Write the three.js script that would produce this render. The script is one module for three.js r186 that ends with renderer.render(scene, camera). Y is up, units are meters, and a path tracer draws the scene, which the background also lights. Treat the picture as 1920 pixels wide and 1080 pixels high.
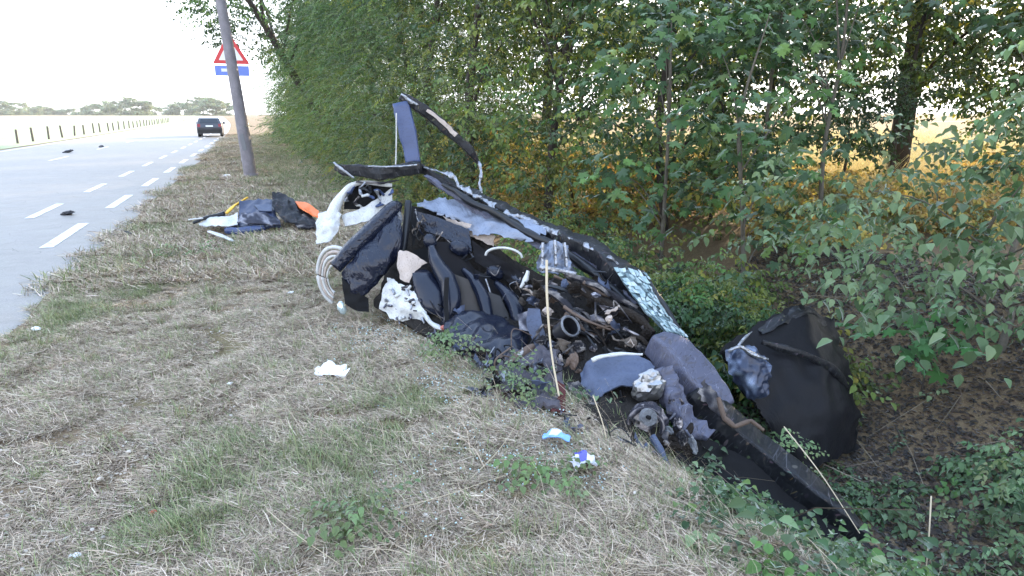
import * as THREE from 'three';
import { mergeGeometries } from 'three/addons/utils/BufferGeometryUtils.js';

// ---------- camera, sky, sun, exposure ----------
const scene = new THREE.Scene();
const camera = new THREE.PerspectiveCamera(46.73, 16 / 9, 0.05, 1500);
camera.position.set(0, 1.8, 0);
camera.rotation.set(-0.2566, 0, 0);
const renderer = new THREE.WebGLRenderer({ antialias: true });
renderer.toneMapping = THREE.LinearToneMapping;
renderer.toneMappingExposure = 3.0;
renderer.shadowMap.enabled = true;

const SUN_AZ = THREE.MathUtils.degToRad(32), SUN_EL = THREE.MathUtils.degToRad(14);
const sunDir = new THREE.Vector3(Math.sin(SUN_AZ) * Math.cos(SUN_EL), Math.sin(SUN_EL), -Math.cos(SUN_AZ) * Math.cos(SUN_EL));
{ // clear evening sky: white and hazy low down, blue overhead, brighter round the sun
  const W = 256, Hh = 128, d = new Float32Array(W * Hh * 4);
  for (let j = 0; j < Hh; j++) for (let i = 0; i < W; i++) {
    const el = ((j + 0.5) / Hh - 0.5) * Math.PI, az = ((i + 0.5) / W - 0.5) * 2 * Math.PI;
    const v = new THREE.Vector3(Math.cos(el) * Math.cos(az), Math.sin(el), Math.cos(el) * Math.sin(az));
    const h = Math.max(0, Math.sin(el)), k = Math.pow(1 - h, 2.2);
    const g = Math.max(0, v.dot(sunDir)), glow = 0.9 * Math.pow(g, 8);
    const o = (j * W + i) * 4;
    d[o] = 0.5 + 0.8 * k + glow * 1.2; d[o + 1] = 0.68 + 0.65 * k + glow; d[o + 2] = 1.0 + 0.38 * k + glow * 0.7; d[o + 3] = 1;
  }
  const t = new THREE.DataTexture(d, W, Hh, THREE.RGBAFormat, THREE.FloatType);
  t.mapping = THREE.EquirectangularReflectionMapping; t.magFilter = THREE.LinearFilter; t.needsUpdate = true;
  scene.background = t; scene.environment = t;
}
const sun = new THREE.DirectionalLight(new THREE.Color(1, 0.78, 0.5), 5);
sun.position.copy(sunDir).multiplyScalar(80).add(new THREE.Vector3(0, 0, -12));
sun.target.position.set(0, 0, -12); scene.add(sun.target);
sun.castShadow = true; sun.shadow.mapSize.set(4096, 4096);
Object.assign(sun.shadow.camera, { left: -60, right: 60, top: 60, bottom: -60, near: 1, far: 220 });
scene.add(sun);
scene.fog = new THREE.FogExp2(new THREE.Color(0.95, 0.97, 1), 0.00025);

// ---------- helpers ----------
function rng(seed) { let a = seed >>> 0; return () => { a = (a + 0x6D2B79F5) | 0; let t = Math.imul(a ^ (a >>> 15), 1 | a); t = (t + Math.imul(t ^ (t >>> 7), 61 | t)) ^ t; return ((t ^ (t >>> 14)) >>> 0) / 4294967296; }; }
const V = (x, y, z) => Array.isArray(x) ? new THREE.Vector3(x[0], x[1], x[2]) : new THREE.Vector3(x, y, z);
function hash(x, y, z) { let h = Math.imul(x, 374761393) ^ Math.imul(y, 668265263) ^ Math.imul(z, 2147483647 ^ 0x51ED270B); h = Math.imul(h ^ (h >>> 13), 1274126177); return ((h ^ (h >>> 16)) >>> 0) / 4294967296; }
function noise(x, y, z = 0) { // value noise, -1..1
  const xi = Math.floor(x), yi = Math.floor(y), zi = Math.floor(z), f = (t) => t * t * (3 - 2 * t), u = f(x - xi), v = f(y - yi), w = f(z - zi);
  const L = (a, b, t) => a + (b - a) * t, h = (i, j, k) => hash(xi + i, yi + j, zi + k);
  return 2 * L(L(L(h(0, 0, 0), h(1, 0, 0), u), L(h(0, 1, 0), h(1, 1, 0), u), v), L(L(h(0, 0, 1), h(1, 0, 1), u), L(h(0, 1, 1), h(1, 1, 1), u), v), w) - 1;
}
const fbm = (x, y, z = 0) => noise(x, y, z) * 0.55 + noise(x * 2.1, y * 2.1, z * 2.1 + 7) * 0.28 + noise(x * 4.3, y * 4.3, z * 4.3 + 3) * 0.17;
const DX = -0.3514, DZ = -0.9362, RX = 0.9362, RZ = -0.3514; // along the road, and across it to the right
const st = (s, t) => [s * DX + t * RX, s * DZ + t * RZ];
const toS = (x, z) => x * DX + z * DZ, toT = (x, z) => x * RX + z * RZ;
const sm = (a, b, x) => { x = Math.min(1, Math.max(0, (x - a) / (b - a))); return x * x * (3 - 2 * x); };
const bend = (s) => -0.00016 * Math.max(0, s - 25) ** 2 * (s < 160 ? 1 : 0) - (s >= 160 ? 2.916 + 0.0432 * (s - 160) : 0); // the road swings gently left
const EDGE = -2.12;
const roadEdge = (s) => EDGE + 0.05 * noise(s * 0.9, 3) + bend(s);
function groundY(x, z) {
  const s = toS(x, z), t = toT(x, z), b = bend(s);
  let y = 0.035 * fbm(x * 0.7, z * 0.7) + 0.012 * noise(x * 4, z * 4);
  const far = sm(60, 120, Math.abs(s)); y *= 1 - far;
  if (t - b < EDGE + 0.25) y = y * sm(EDGE - 0.3, EDGE + 0.25, t - b) - 0.05 * (1 - sm(EDGE - 0.35, EDGE + 0.05, t - b));
  if (t - b < -12.0) y = -0.05 + 0.12 * sm(-12.0, -13.5, t - b);
  const depth = 1.02 - 0.62 * sm(7, 13, s), tb = 1.62 + 0.18 * noise(s * 0.8, 9) + 0.35 * sm(2.4, 1.2, s);
  y -= depth * (sm(tb - 0.1, tb + 1.75, t) - sm(tb + 2.7, tb + 5.6, t)) * (1 - sm(70, 90, s));
  if (t > 12) y += 1.3 * sm(14, 70, t);
  return y;
}
const names = {};
function numbered(n) { const k = names[n] = (names[n] ?? -1) + 1; return k ? `${n}_${String(k).padStart(3, '0')}` : n; }
function tag(o, label, category, group, kind) { if (label) o.userData.label = label; if (category) o.userData.category = category; if (group) o.userData.group = group; if (kind) o.userData.kind = kind; return o; }
function shadow(o) { o.castShadow = true; o.receiveShadow = true; return o; }
function mesh(name, geo, mat, parent) { const m = shadow(new THREE.Mesh(geo, mat)); m.name = parent ? name : numbered(name); (parent ?? scene).add(m); return m; }
function thing(name, label, category, group, pos = [0, 0, 0], ry = 0) { const o = new THREE.Group(); o.name = numbered(name); o.position.set(...pos); o.rotation.y = ry; tag(o, label, category, group); scene.add(o); return o; }
function structure(name, geo, mat, label, parent) { const m = mesh(name, geo, mat, parent); m.userData.kind = 'structure'; if (label) m.userData.label = label; return m; }
function geom(pos, idx, uv, col) {
  const g = new THREE.BufferGeometry();
  g.setAttribute('position', new THREE.Float32BufferAttribute(pos, 3));
  if (uv) g.setAttribute('uv', new THREE.Float32BufferAttribute(uv, 2));
  if (col) g.setAttribute('color', new THREE.Float32BufferAttribute(col, 3));
  g.setIndex(idx); g.computeVertexNormals(); return g;
}
function M(color, roughness = 0.8, extra = {}) { const { physical, ...e } = extra; const m = physical || e.transmission || e.clearcoat || e.sheen ? new THREE.MeshPhysicalMaterial({ roughness, ...e }) : new THREE.MeshStandardMaterial({ roughness, ...e }); m.color.setRGB(...color); return m; }
function dataTex(size, fn, srgb, rep = 1) {
  const d = new Uint8Array(size * size * 4);
  for (let j = 0; j < size; j++) for (let i = 0; i < size; i++) { const c = fn(i, j), o = (j * size + i) * 4; for (let k = 0; k < 3; k++) d[o + k] = Math.max(0, Math.min(255, 255 * (Array.isArray(c) ? c[k] : c))); d[o + 3] = 255; }
  const t = new THREE.DataTexture(d, size, size); t.wrapS = t.wrapT = THREE.RepeatWrapping; t.magFilter = THREE.LinearFilter; t.minFilter = THREE.LinearMipmapLinearFilter; t.generateMipmaps = true; if (srgb) t.colorSpace = THREE.SRGBColorSpace; t.repeat.set(rep, rep); t.needsUpdate = true; return t;
}
function pnoise(u, v, n, seed) { // tileable value noise, n cells across
  const xi = Math.floor(u * n), yi = Math.floor(v * n), f = (t) => t * t * (3 - 2 * t), a = f(u * n - xi), b = f(v * n - yi), h = (i, j) => hash((xi + i) % n, (yi + j) % n, seed);
  return (h(0, 0) * (1 - a) + h(1, 0) * a) * (1 - b) + (h(0, 1) * (1 - a) + h(1, 1) * a) * b;
}
const pf = (u, v, n, s) => 0.5 * pnoise(u, v, n, s) + 0.3 * pnoise(u, v, n * 2, s + 1) + 0.2 * pnoise(u, v, n * 4, s + 2);
// loft: a bar along points with a rounded-box section [half width, half height] at each point
function loft(pts, radii, { seg = 6, ring = 10, box = 0.5, crumple = 0, freq = 9, up = [0, 1, 0], seed = 1, straight = false } = {}) {
  const P = pts.map((p) => V(p)), curve = straight ? null : new THREE.CatmullRomCurve3(P, false, 'centripetal');
  const n = (P.length - 1) * seg, pos = [], uv = [], idx = []; let len = 0, last = null, U = V(up);
  for (let i = 0; i <= n; i++) {
    const f = i / seg, a = Math.min(P.length - 2, Math.floor(f)), k = f - a;
    const c = straight ? P[a].clone().lerp(P[a + 1], k) : curve.getPoint(i / n);
    const c2 = straight ? P[a + 1] : curve.getPoint(Math.min(1, i / n + 0.004)), c1 = straight ? P[a] : curve.getPoint(Math.max(0, i / n - 0.004));
    const T = c2.clone().sub(c1).normalize(), S = new THREE.Vector3().crossVectors(T, U); if (S.lengthSq() < 1e-4) S.crossVectors(T, V(1, 0, 0.3)); S.normalize();
    const N = new THREE.Vector3().crossVectors(S, T).normalize();
    const ra = radii[Math.min(radii.length - 1, a)], rb = radii[Math.min(radii.length - 1, a + 1)], ax = Array.isArray(ra) ? ra : [ra, ra], bx = Array.isArray(rb) ? rb : [rb, rb];
    const rx = ax[0] + (bx[0] - ax[0]) * k, ry = ax[1] + (bx[1] - ax[1]) * k;
    if (last) len += c.distanceTo(last); last = c;
    for (let j = 0; j <= ring; j++) {
      const th = (j % ring) / ring * Math.PI * 2, cs = Math.cos(th), sn = Math.sin(th), e = 1 - box * 0.75;
      let px = Math.sign(cs) * Math.abs(cs) ** e * rx, py = Math.sign(sn) * Math.abs(sn) ** e * ry;
      const q = c.clone().addScaledVector(S, px).addScaledVector(N, py);
      if (crumple) { const w = crumple * fbm(q.x * freq + seed, q.y * freq, q.z * freq); q.addScaledVector(S, w * (cs || 0.2)).addScaledVector(N, w * (sn || 0.2)).addScaledVector(N, crumple * 0.7 * noise(q.x * freq * 0.4, q.y * freq * 0.4 + seed, q.z * freq * 0.4)); }
      pos.push(q.x, q.y, q.z); uv.push(j / ring * (rx + ry) * 3.4, len);
    }
  }
  const R = ring + 1;
  for (let i = 0; i < n; i++) for (let j = 0; j < ring; j++) { const a = i * R + j; idx.push(a, a + R, a + 1, a + 1, a + R, a + R + 1); }
  for (const [o, flip] of [[0, 1], [n * R, 0]]) { const c = pos.length / 3; let x = 0, y = 0, z = 0; for (let j = 0; j < ring; j++) { x += pos[(o + j) * 3]; y += pos[(o + j) * 3 + 1]; z += pos[(o + j) * 3 + 2]; } pos.push(x / ring, y / ring, z / ring); uv.push(0, 0); for (let j = 0; j < ring; j++) flip ? idx.push(c, o + j, o + j + 1) : idx.push(c, o + j + 1, o + j); }
  return geom(pos, idx, uv);
}
// sheet: a bent plate or pad through a grid of points; th thickness, puff pillow height, crumple buckling
function sheet(grid, { th = 0.004, sub = 6, crumple = 0, freq = 6, puff = 0, seed = 0, ragged = 0, sharp = false, puffPow = 0.5 } = {}) {
  const rows = grid.length, cols = grid[0].length;
  const cr = (p0, p1, p2, p3, t) => p0.map((_, k) => 0.5 * (2 * p1[k] + (p2[k] - p0[k]) * t + (2 * p0[k] - 5 * p1[k] + 4 * p2[k] - p3[k]) * t * t + (3 * p1[k] - p0[k] - 3 * p2[k] + p3[k]) * t * t * t));
  const line = (L, f) => { const n = L.length - 1, i = Math.min(n - 1, Math.floor(f)), t = f - i; if (sharp || n === 1) return L[i].map((c, k) => c + (L[i + 1][k] - c) * t); const ext = (a, b) => a.map((c, k) => 2 * c - b[k]); return cr(i > 0 ? L[i - 1] : ext(L[0], L[1]), L[i], L[i + 1], i + 2 <= n ? L[i + 2] : ext(L[n], L[n - 1]), t); };
  const nr = (rows - 1) * sub, nc = (cols - 1) * sub, pts = [];
  for (let i = 0; i <= nr; i++) { const row = []; for (let c = 0; c < cols; c++) row.push(line(grid.map((r) => r[c]), i / sub)); const out = []; for (let j = 0; j <= nc; j++) out.push(V(line(row, j / sub))); pts.push(out); }
  const nrm = pts.map((r, i) => r.map((p, j) => { const a = pts[Math.min(nr, i + 1)][j].clone().sub(pts[Math.max(0, i - 1)][j]), b = r[Math.min(nc, j + 1)].clone().sub(r[Math.max(0, j - 1)]); return a.cross(b).normalize(); }));
  const pos = [], uv = [], idx = [], Wd = V(grid[0][0]).distanceTo(V(grid[0][cols - 1])), Hd = V(grid[0][0]).distanceTo(V(grid[rows - 1][0]));
  for (const side of [1, -1]) for (let i = 0; i <= nr; i++) for (let j = 0; j <= nc; j++) {
    const p = pts[i][j], n = nrm[i][j], u = i / nr, v = j / nc;
    let w = crumple * (fbm(p.x * freq + seed, p.y * freq, p.z * freq) + 0.5 * (1 - 2 * Math.abs(noise(p.x * freq * 1.7, p.y * freq * 1.7 + seed, p.z * freq * 1.7))));
    const edge = i === 0 || j === 0 || i === nr || j === nc;
    const pf_ = puff * Math.pow(Math.max(0, Math.min(1, 16 * u * (1 - u) * v * (1 - v))), puffPow);
    const q = p.clone().addScaledVector(n, w + side * (th / 2 + pf_));
    if (ragged && edge) { q.x += ragged * noise(p.x * 31 + seed, p.y * 31, p.z * 31); q.y += ragged * noise(p.x * 31, p.y * 31 + 5 + seed, p.z * 31); }
    pos.push(q.x, q.y, q.z); uv.push(v * Wd, u * Hd);
  }
  const R = nc + 1, B = R * (nr + 1);
  for (let i = 0; i < nr; i++) for (let j = 0; j < nc; j++) { const a = i * R + j; idx.push(a, a + R, a + 1, a + 1, a + R, a + R + 1, B + a, B + a + 1, B + a + R, B + a + 1, B + a + R + 1, B + a + R); }
  const g1 = geom(pos, idx, uv), p2 = [], i2 = [], u2 = [];
  const ringI = []; for (let j = 0; j < nc; j++) ringI.push(j); for (let i = 0; i < nr; i++) ringI.push(i * R + nc); for (let j = nc; j > 0; j--) ringI.push(nr * R + j); for (let i = nr; i > 0; i--) ringI.push(i * R);
  ringI.forEach((a, k) => { const b = ringI[(k + 1) % ringI.length], o = p2.length / 3; for (const m of [a, b, B + a, B + b]) { p2.push(pos[m * 3], pos[m * 3 + 1], pos[m * 3 + 2]); u2.push(uv[m * 2], uv[m * 2 + 1]); } i2.push(o, o + 1, o + 2, o + 1, o + 3, o + 2); });
  return mergeGeometries([g1, geom(p2, i2, u2)]);
}
function put(geo, p, r = [0, 0, 0], s = [1, 1, 1]) { geo.applyMatrix4(new THREE.Matrix4().compose(V(p), new THREE.Quaternion().setFromEuler(new THREE.Euler(...r)), V(s))); return geo; }
// a lump: sphere pushed about by noise
function lump(p, s, r = [0, 0, 0], amp = 0.25, f = 2.2, seed = 0, det = 3) {
  const g = new THREE.IcosahedronGeometry(1, det * 2), a = g.attributes.position;
  for (let i = 0; i < a.count; i++) { const v = V(a.getX(i), a.getY(i), a.getZ(i)), k = 1 + amp * fbm(v.x * f + seed, v.y * f, v.z * f); a.setXYZ(i, v.x * k, v.y * k, v.z * k); }
  g.computeVertexNormals(); return put(g, p, r, s);
}

// ---------- textures ----------
const txSpeck = dataTex(512, (i, j) => { const u = i / 512, v = j / 512; return 0.62 + 0.38 * pf(u, v, 6, 11) - 0.22 * Math.max(0, pnoise(u, v, 128, 4) - 0.6) / 0.4 + 0.16 * (hash(i, j, 8) - 0.5); });
const txDust = dataTex(512, (i, j) => { const u = i / 512, v = j / 512, k = Math.max(0, pf(u, v, 8, 21) - 0.42) * 3.2 * (0.4 + 0.6 * hash(i, j, 2)) + 0.6 * Math.max(0, pnoise(u, v, 90, 5) - 0.8); return [0.16 + 0.55 * k, 0.16 + 0.52 * k, 0.18 + 0.46 * k]; }, true);
const txScratch = (() => { const c = document.createElement('canvas'); c.width = c.height = 512; const g = c.getContext('2d'), r = rng(5); g.fillStyle = '#1b1c20'; g.fillRect(0, 0, 512, 512); for (let i = 0; i < 420; i++) { const x = r() * 512, y = r() * 512, a = r() * 0.9 - 0.2, l = 10 + r() * r() * 160, q = 40 + r() * 130 | 0; g.strokeStyle = `rgba(${q},${q},${q + 8},${0.15 + r() * 0.5})`; g.lineWidth = 0.4 + r() * r() * 3; g.beginPath(); g.moveTo(x, y); g.lineTo(x + Math.cos(a) * l, y + Math.sin(a) * l); g.stroke(); } for (let i = 0; i < 260; i++) { g.fillStyle = `rgba(${120 + r() * 80 | 0},${105 + r() * 70 | 0},${85 + r() * 60 | 0},${0.12 + r() * 0.3})`; g.beginPath(); g.ellipse(r() * 512, r() * 512, 1 + r() * 9, 1 + r() * 4, r() * 3, 0, 7); g.fill(); } const t = new THREE.CanvasTexture(c); t.colorSpace = THREE.SRGBColorSpace; t.wrapS = t.wrapT = THREE.RepeatWrapping; return t; })();
const txBump = dataTex(512, (i, j) => { const u = i / 512, v = j / 512; return 0.6 * pf(u, v, 10, 31) + 0.4 * Math.abs(2 * pf(u, v, 22, 41) - 1); });
const txGrain = dataTex(256, (i, j) => 0.5 * pnoise(i / 256, j / 256, 64, 3) + 0.5 * hash(i, j, 77));
const txSoil = (() => { // dry mown verge: bare crumbs of soil under a mat of straw bits
  const S = 1024, c = document.createElement('canvas'); c.width = c.height = S; const g = c.getContext('2d'), r = rng(9); g.fillStyle = '#7d6c58'; g.fillRect(0, 0, S, S);
  for (let i = 0; i < 2600; i++) { const q = 70 + r() * 90; g.fillStyle = `rgba(${q | 0},${q * 0.85 | 0},${q * 0.68 | 0},0.25)`; g.beginPath(); g.ellipse(r() * S, r() * S, 3 + r() * 26, 3 + r() * 14, r() * 3, 0, 7); g.fill(); }
  const pal = [[186, 168, 132], [160, 142, 108], [205, 190, 158], [120, 104, 78], [128, 128, 84], [96, 82, 62]];
  for (let i = 0; i < 26000; i++) { const p = pal[r() * pal.length | 0], x = r() * S, y = r() * S, a = r() * 6.28, l = 6 + r() * 26; g.strokeStyle = `rgba(${p},${0.35 + r() * 0.5})`; g.lineWidth = 0.7 + r() * 1.6; for (const [ox, oy] of [[0, 0], [x < 40 ? S : x > S - 40 ? -S : 0, y < 40 ? S : y > S - 40 ? -S : 0]]) { g.beginPath(); g.moveTo(x + ox, y + oy); g.quadraticCurveTo(x + ox + Math.cos(a) * l * 0.5 + r() * 5, y + oy + Math.sin(a) * l * 0.5, x + ox + Math.cos(a) * l, y + oy + Math.sin(a) * l); g.stroke(); if (!ox && !oy) break; } }
  const t = new THREE.CanvasTexture(c); t.colorSpace = THREE.SRGBColorSpace; t.wrapS = t.wrapT = THREE.RepeatWrapping; t.anisotropy = 8; return t;
})();
const txRoad = (() => { // worn asphalt: aggregate, patches, hairline cracks
  const S = 1024, c = document.createElement('canvas'); c.width = c.height = S; const g = c.getContext('2d'), r = rng(15); g.fillStyle = '#b4b3b0'; g.fillRect(0, 0, S, S);
  for (let i = 0; i < 900; i++) { const q = 130 + r() * 90 | 0; g.fillStyle = `rgba(${q},${q},${q - 4},0.1)`; g.beginPath(); g.ellipse(r() * S, r() * S, 8 + r() * 90, 5 + r() * 40, r() * 3, 0, 7); g.fill(); }
  for (let i = 0; i < 60000; i++) { const q = 90 + r() * 165 | 0; g.fillStyle = `rgba(${q},${q},${q},0.55)`; g.fillRect(r() * S, r() * S, 1 + r() * 2, 1 + r() * 2); }
  for (let i = 0; i < 9; i++) { let x = r() * S, y = r() * S, a = r() * 6.3; g.strokeStyle = 'rgba(60,58,56,0.7)'; g.lineWidth = 1 + r() * 1.5; g.beginPath(); g.moveTo(x, y); for (let k = 0; k < 26; k++) { a += (r() - 0.5) * 1.1; x += Math.cos(a) * 14; y += Math.sin(a) * 14; g.lineTo(x, y); } g.stroke(); }
  const t = new THREE.CanvasTexture(c); t.colorSpace = THREE.SRGBColorSpace; t.wrapS = t.wrapT = THREE.RepeatWrapping; return t;
})();
const txWear = dataTex(256, (i, j) => { const u = i / 256, v = j / 256, k = pf(u, v, 9, 71) + 0.25 * (hash(i, j, 4) - 0.5); return k > 0.4 ? 0.98 : 0.55; });
const txWorn = (() => { // dirty grey paint: scrapes, chips, dried mud
  const S = 512, c = document.createElement('canvas'); c.width = c.height = S; const g = c.getContext('2d'), r = rng(25); g.fillStyle = '#62626e'; g.fillRect(0, 0, S, S);
  for (let i = 0; i < 500; i++) { const w = r() < 0.4 ? [92, 82, 74] : r() < 0.5 ? [60, 60, 68] : [128, 128, 142]; g.fillStyle = `rgba(${w},${0.1 + 0.2 * r()})`; g.beginPath(); g.ellipse(r() * S, r() * S, 3 + r() * 26, 2 + r() * 9, r() * 3, 0, 7); g.fill(); }
  for (let i = 0; i < 420; i++) { const d = r() < 0.6, x = r() * S, y = r() * S, a = 0.6 + (r() - 0.5) * 1.2, l = 4 + 60 * r() * r(); g.strokeStyle = d ? 'rgba(28,26,28,0.75)' : 'rgba(190,190,202,0.7)'; g.lineWidth = 0.6 + 2.6 * r() * r(); g.beginPath(); g.moveTo(x, y); g.lineTo(x + Math.cos(a) * l, y + Math.sin(a) * l); g.stroke(); }
  for (let i = 0; i < 260; i++) { g.fillStyle = r() < 0.5 ? 'rgba(24,22,22,0.85)' : 'rgba(120,104,86,0.8)'; g.beginPath(); const x = r() * S, y = r() * S, q = 1 + 6 * r() * r(); g.moveTo(x, y); for (let k = 0; k < 5; k++) g.lineTo(x + (r() - 0.5) * q * 3, y + (r() - 0.5) * q * 2); g.fill(); }
  const t = new THREE.CanvasTexture(c); t.colorSpace = THREE.SRGBColorSpace; t.wrapS = t.wrapT = THREE.RepeatWrapping; t.repeat.set(2.2, 2.2); return t;
})();

// ---------- setting ----------
const spacing = (list) => list.flatMap(([a, b, d]) => { const n = Math.max(1, Math.round((b - a) / d)); return Array.from({ length: n }, (_, k) => a + (b - a) * k / n); });
function strip(ss, ts, yf, tf = (t, s) => t, scale = 1, colf) {
  const pos = [], uv = [], idx = [], col = [], R = ts.length;
  for (const s of ss) for (const t0 of ts) { const t = tf(t0, s), [x, z] = st(s, t); pos.push(x, yf(x, z, s, t), z); uv.push(x / scale, z / scale); if (colf) col.push(...colf(x, z, s, t)); }
  for (let i = 0; i < ss.length - 1; i++) for (let j = 0; j < R - 1; j++) { const a = i * R + j; idx.push(a, a + 1, a + R, a + 1, a + R + 1, a + R); }
  return geom(pos, idx, uv, colf && col);
}
const S_LINES = [...spacing([[-30, 0, 2], [0, 14, 0.12], [14, 26, 0.3], [26, 70, 1.2], [70, 200, 8], [200, 900, 60]]), 900];
const T_LINES = [...spacing([[-500, -60, 40], [-60, -16, 3], [-16, -11, 0.5], [-11, -3, 1.5], [-3, 7.5, 0.12], [7.5, 14, 0.6], [14, 60, 4], [60, 500, 40]]), 500];
const MAT = {};
MAT.soil = M([0.8, 0.74, 0.7], 1, { map: txSoil, bumpMap: txSoil, bumpScale: 0.008, vertexColors: true });
structure('ground', strip(S_LINES, T_LINES, groundY, (t, s) => t + (t < -1.5 && t > -16 ? bend(s) : 0), 0.9, (x, z, s, t) => { // dry soil with patches of greener turf
  const g = sm(0.1, 0.5, fbm(x * 0.8 + 4, z * 0.8)) * 0.5; return [1 - 0.25 * g, 1 - 0.05 * g, 1 - 0.35 * g]; }), MAT.soil);
MAT.road = M([0.45, 0.43, 0.405], 0.52, { map: txRoad, bumpMap: txRoad, bumpScale: 0.002 });
const road = structure('road', strip([...spacing([[-30, 0, 3], [0, 30, 0.5], [30, 200, 3], [200, 900, 25]]), 900], [0, 0.06, 0.5, 3, 6, 9.8], (x, z, s, t) => 0.004 - 0.02 * (t > roadEdge(s) - 0.03 ? 1 : 0), (t, s) => roadEdge(s) - t, 3), MAT.road);
MAT.paint = M([0.75, 0.75, 0.74], 0.55, { map: txWear, bumpMap: txRoad, bumpScale: 0.001 });
function dash(t, s0, s1, w) { const p = []; for (let s = s0; s <= s1 + 1e-6; s += (s1 - s0) / 4) p.push(s); return mesh('lane_dash', strip(p, [-w / 2, w / 2], () => 0.0085, (q, s) => t + q + bend(s)), MAT.paint, road); }
for (let k = 0; k < 16; k++) dash(-2.88 + 0.014 * k * 3, 10.7 + 4.25 * k - 4.25, 12.95 + 4.25 * k - 4.25, 0.17);
for (let k = 0; k < 14; k++) dash(-3.9 + 0.012 * k * 3, 13.9 + 4.25 * k - 4.25, 16.0 + 4.25 * k - 4.25, 0.15);
for (let k = 0; k < 22; k++) dash(-7.6, 4 + 9 * k, 7 + 9 * k, 0.12);
mesh('edge_line', strip(spacing([[-10, 400, 6]]), [-0.07, 0.07], () => 0.0085, (q, s) => -11.5 + q + bend(s)), MAT.paint, road);

// sunlit stubble field behind the trees, and the meadow across the road
MAT.field = M([0.6, 0.52, 0.32], 1, { map: txSoil, bumpMap: txSoil, bumpScale: 0.02 });
structure('field', strip(spacing([[-60, 220, 5]]), [...spacing([[11, 30, 1], [30, 300, 10]]), 300], (x, z) => groundY(x, z) + 0.02, undefined, 2), MAT.field);
MAT.meadow = M([0.4, 0.47, 0.28], 1, { map: txSpeck });
structure('meadow', strip(spacing([[-20, 500, 6]]), [-300, -80, -30, -16, -14, -12.9, -12.3], (x, z) => groundY(x, z) + 0.03, (t, s) => t + bend(s), 2), MAT.meadow);

// ---------- grass ----------
MAT.grass = M([1, 1, 1], 0.85, { side: THREE.DoubleSide, vertexColors: true });
const pick = (r, l) => l[r() * l.length | 0], jitter = (c, r, a = 0.25) => { const k = 1 - a + 2 * a * r(); return [c[0] * k, c[1] * k * (0.95 + 0.1 * r()), c[2] * k]; };
const STRAW = [[0.5, 0.395, 0.285], [0.42, 0.335, 0.245], [0.56, 0.455, 0.34], [0.28, 0.215, 0.155], [0.38, 0.315, 0.22], [0.62, 0.52, 0.41], [0.17, 0.13, 0.095]];
const GREEN = [[0.24, 0.27, 0.13], [0.19, 0.235, 0.1], [0.3, 0.3, 0.16], [0.14, 0.18, 0.08]];
// a patch of turf: many blades on a disc, tinted blade by blade
function turf(seed, n, R, len, lie, w, green, pals = [STRAW, GREEN]) {
  const r = rng(seed), pos = [], col = [], idx = [];
  for (let k = 0; k < n; k++) {
    const b = r() * 6.283, q = R * Math.sqrt(r()), x = q * Math.cos(b), z = q * Math.sin(b), isG = r() < green, a = r() * 6.283, l = len * (0.35 + 0.85 * r()), tilt = isG ? lie[0] + (lie[1] + 0.5 - lie[0]) * r() : lie[0] + (lie[1] - lie[0]) * r() * r(), h = l * Math.sin(tilt), d = l * Math.cos(tilt), y0 = 0.015 * r() - 0.006, c = jitter(pick(r, isG ? pals[1] : pals[0]), r), ww = w * (0.5 + r()), sx = -Math.sin(a) * ww, sz = Math.cos(a) * ww, o = pos.length / 3, cv = (r() - 0.5) * 0.9;
    [0, 0.5, 1].forEach((t, i) => { const px = x + Math.cos(a + cv * t) * d * t, pz = z + Math.sin(a + cv * t) * d * t, py = y0 + h * (t * 1.3 - 0.4 * t * t), m = 1 - 0.42 * i; pos.push(px - sx * m, py, pz - sz * m, px + sx * m, py + ww * 0.5, pz + sz * m); col.push(...c, ...c); });
    idx.push(o, o + 1, o + 2, o + 1, o + 3, o + 2, o + 2, o + 3, o + 4, o + 3, o + 5, o + 4);
  }
  return geom(pos, idx, null, col);
}
const greenAt = (x, z) => { const s = toS(x, z), t = toT(x, z); return Math.min(1, 0.58 * sm(0.22, 0.62, fbm(x * 1.3 + 4, z * 1.3) + 0.2 * noise(x * 5, z * 5)) + 0.6 * sm(11, 22, s) * sm(-1.2, 1, t) + 0.5 * sm(0.7, 0.1, t - roadEdge(s)) * sm(-0.1, 0.4, noise(x * 1.7, z * 1.7))); };
const bareAt = (x, z) => sm(0.06, 0.34, fbm(x * 0.9 + 21, z * 0.9 + 3) + 0.15 * noise(x * 4, z * 4));
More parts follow.
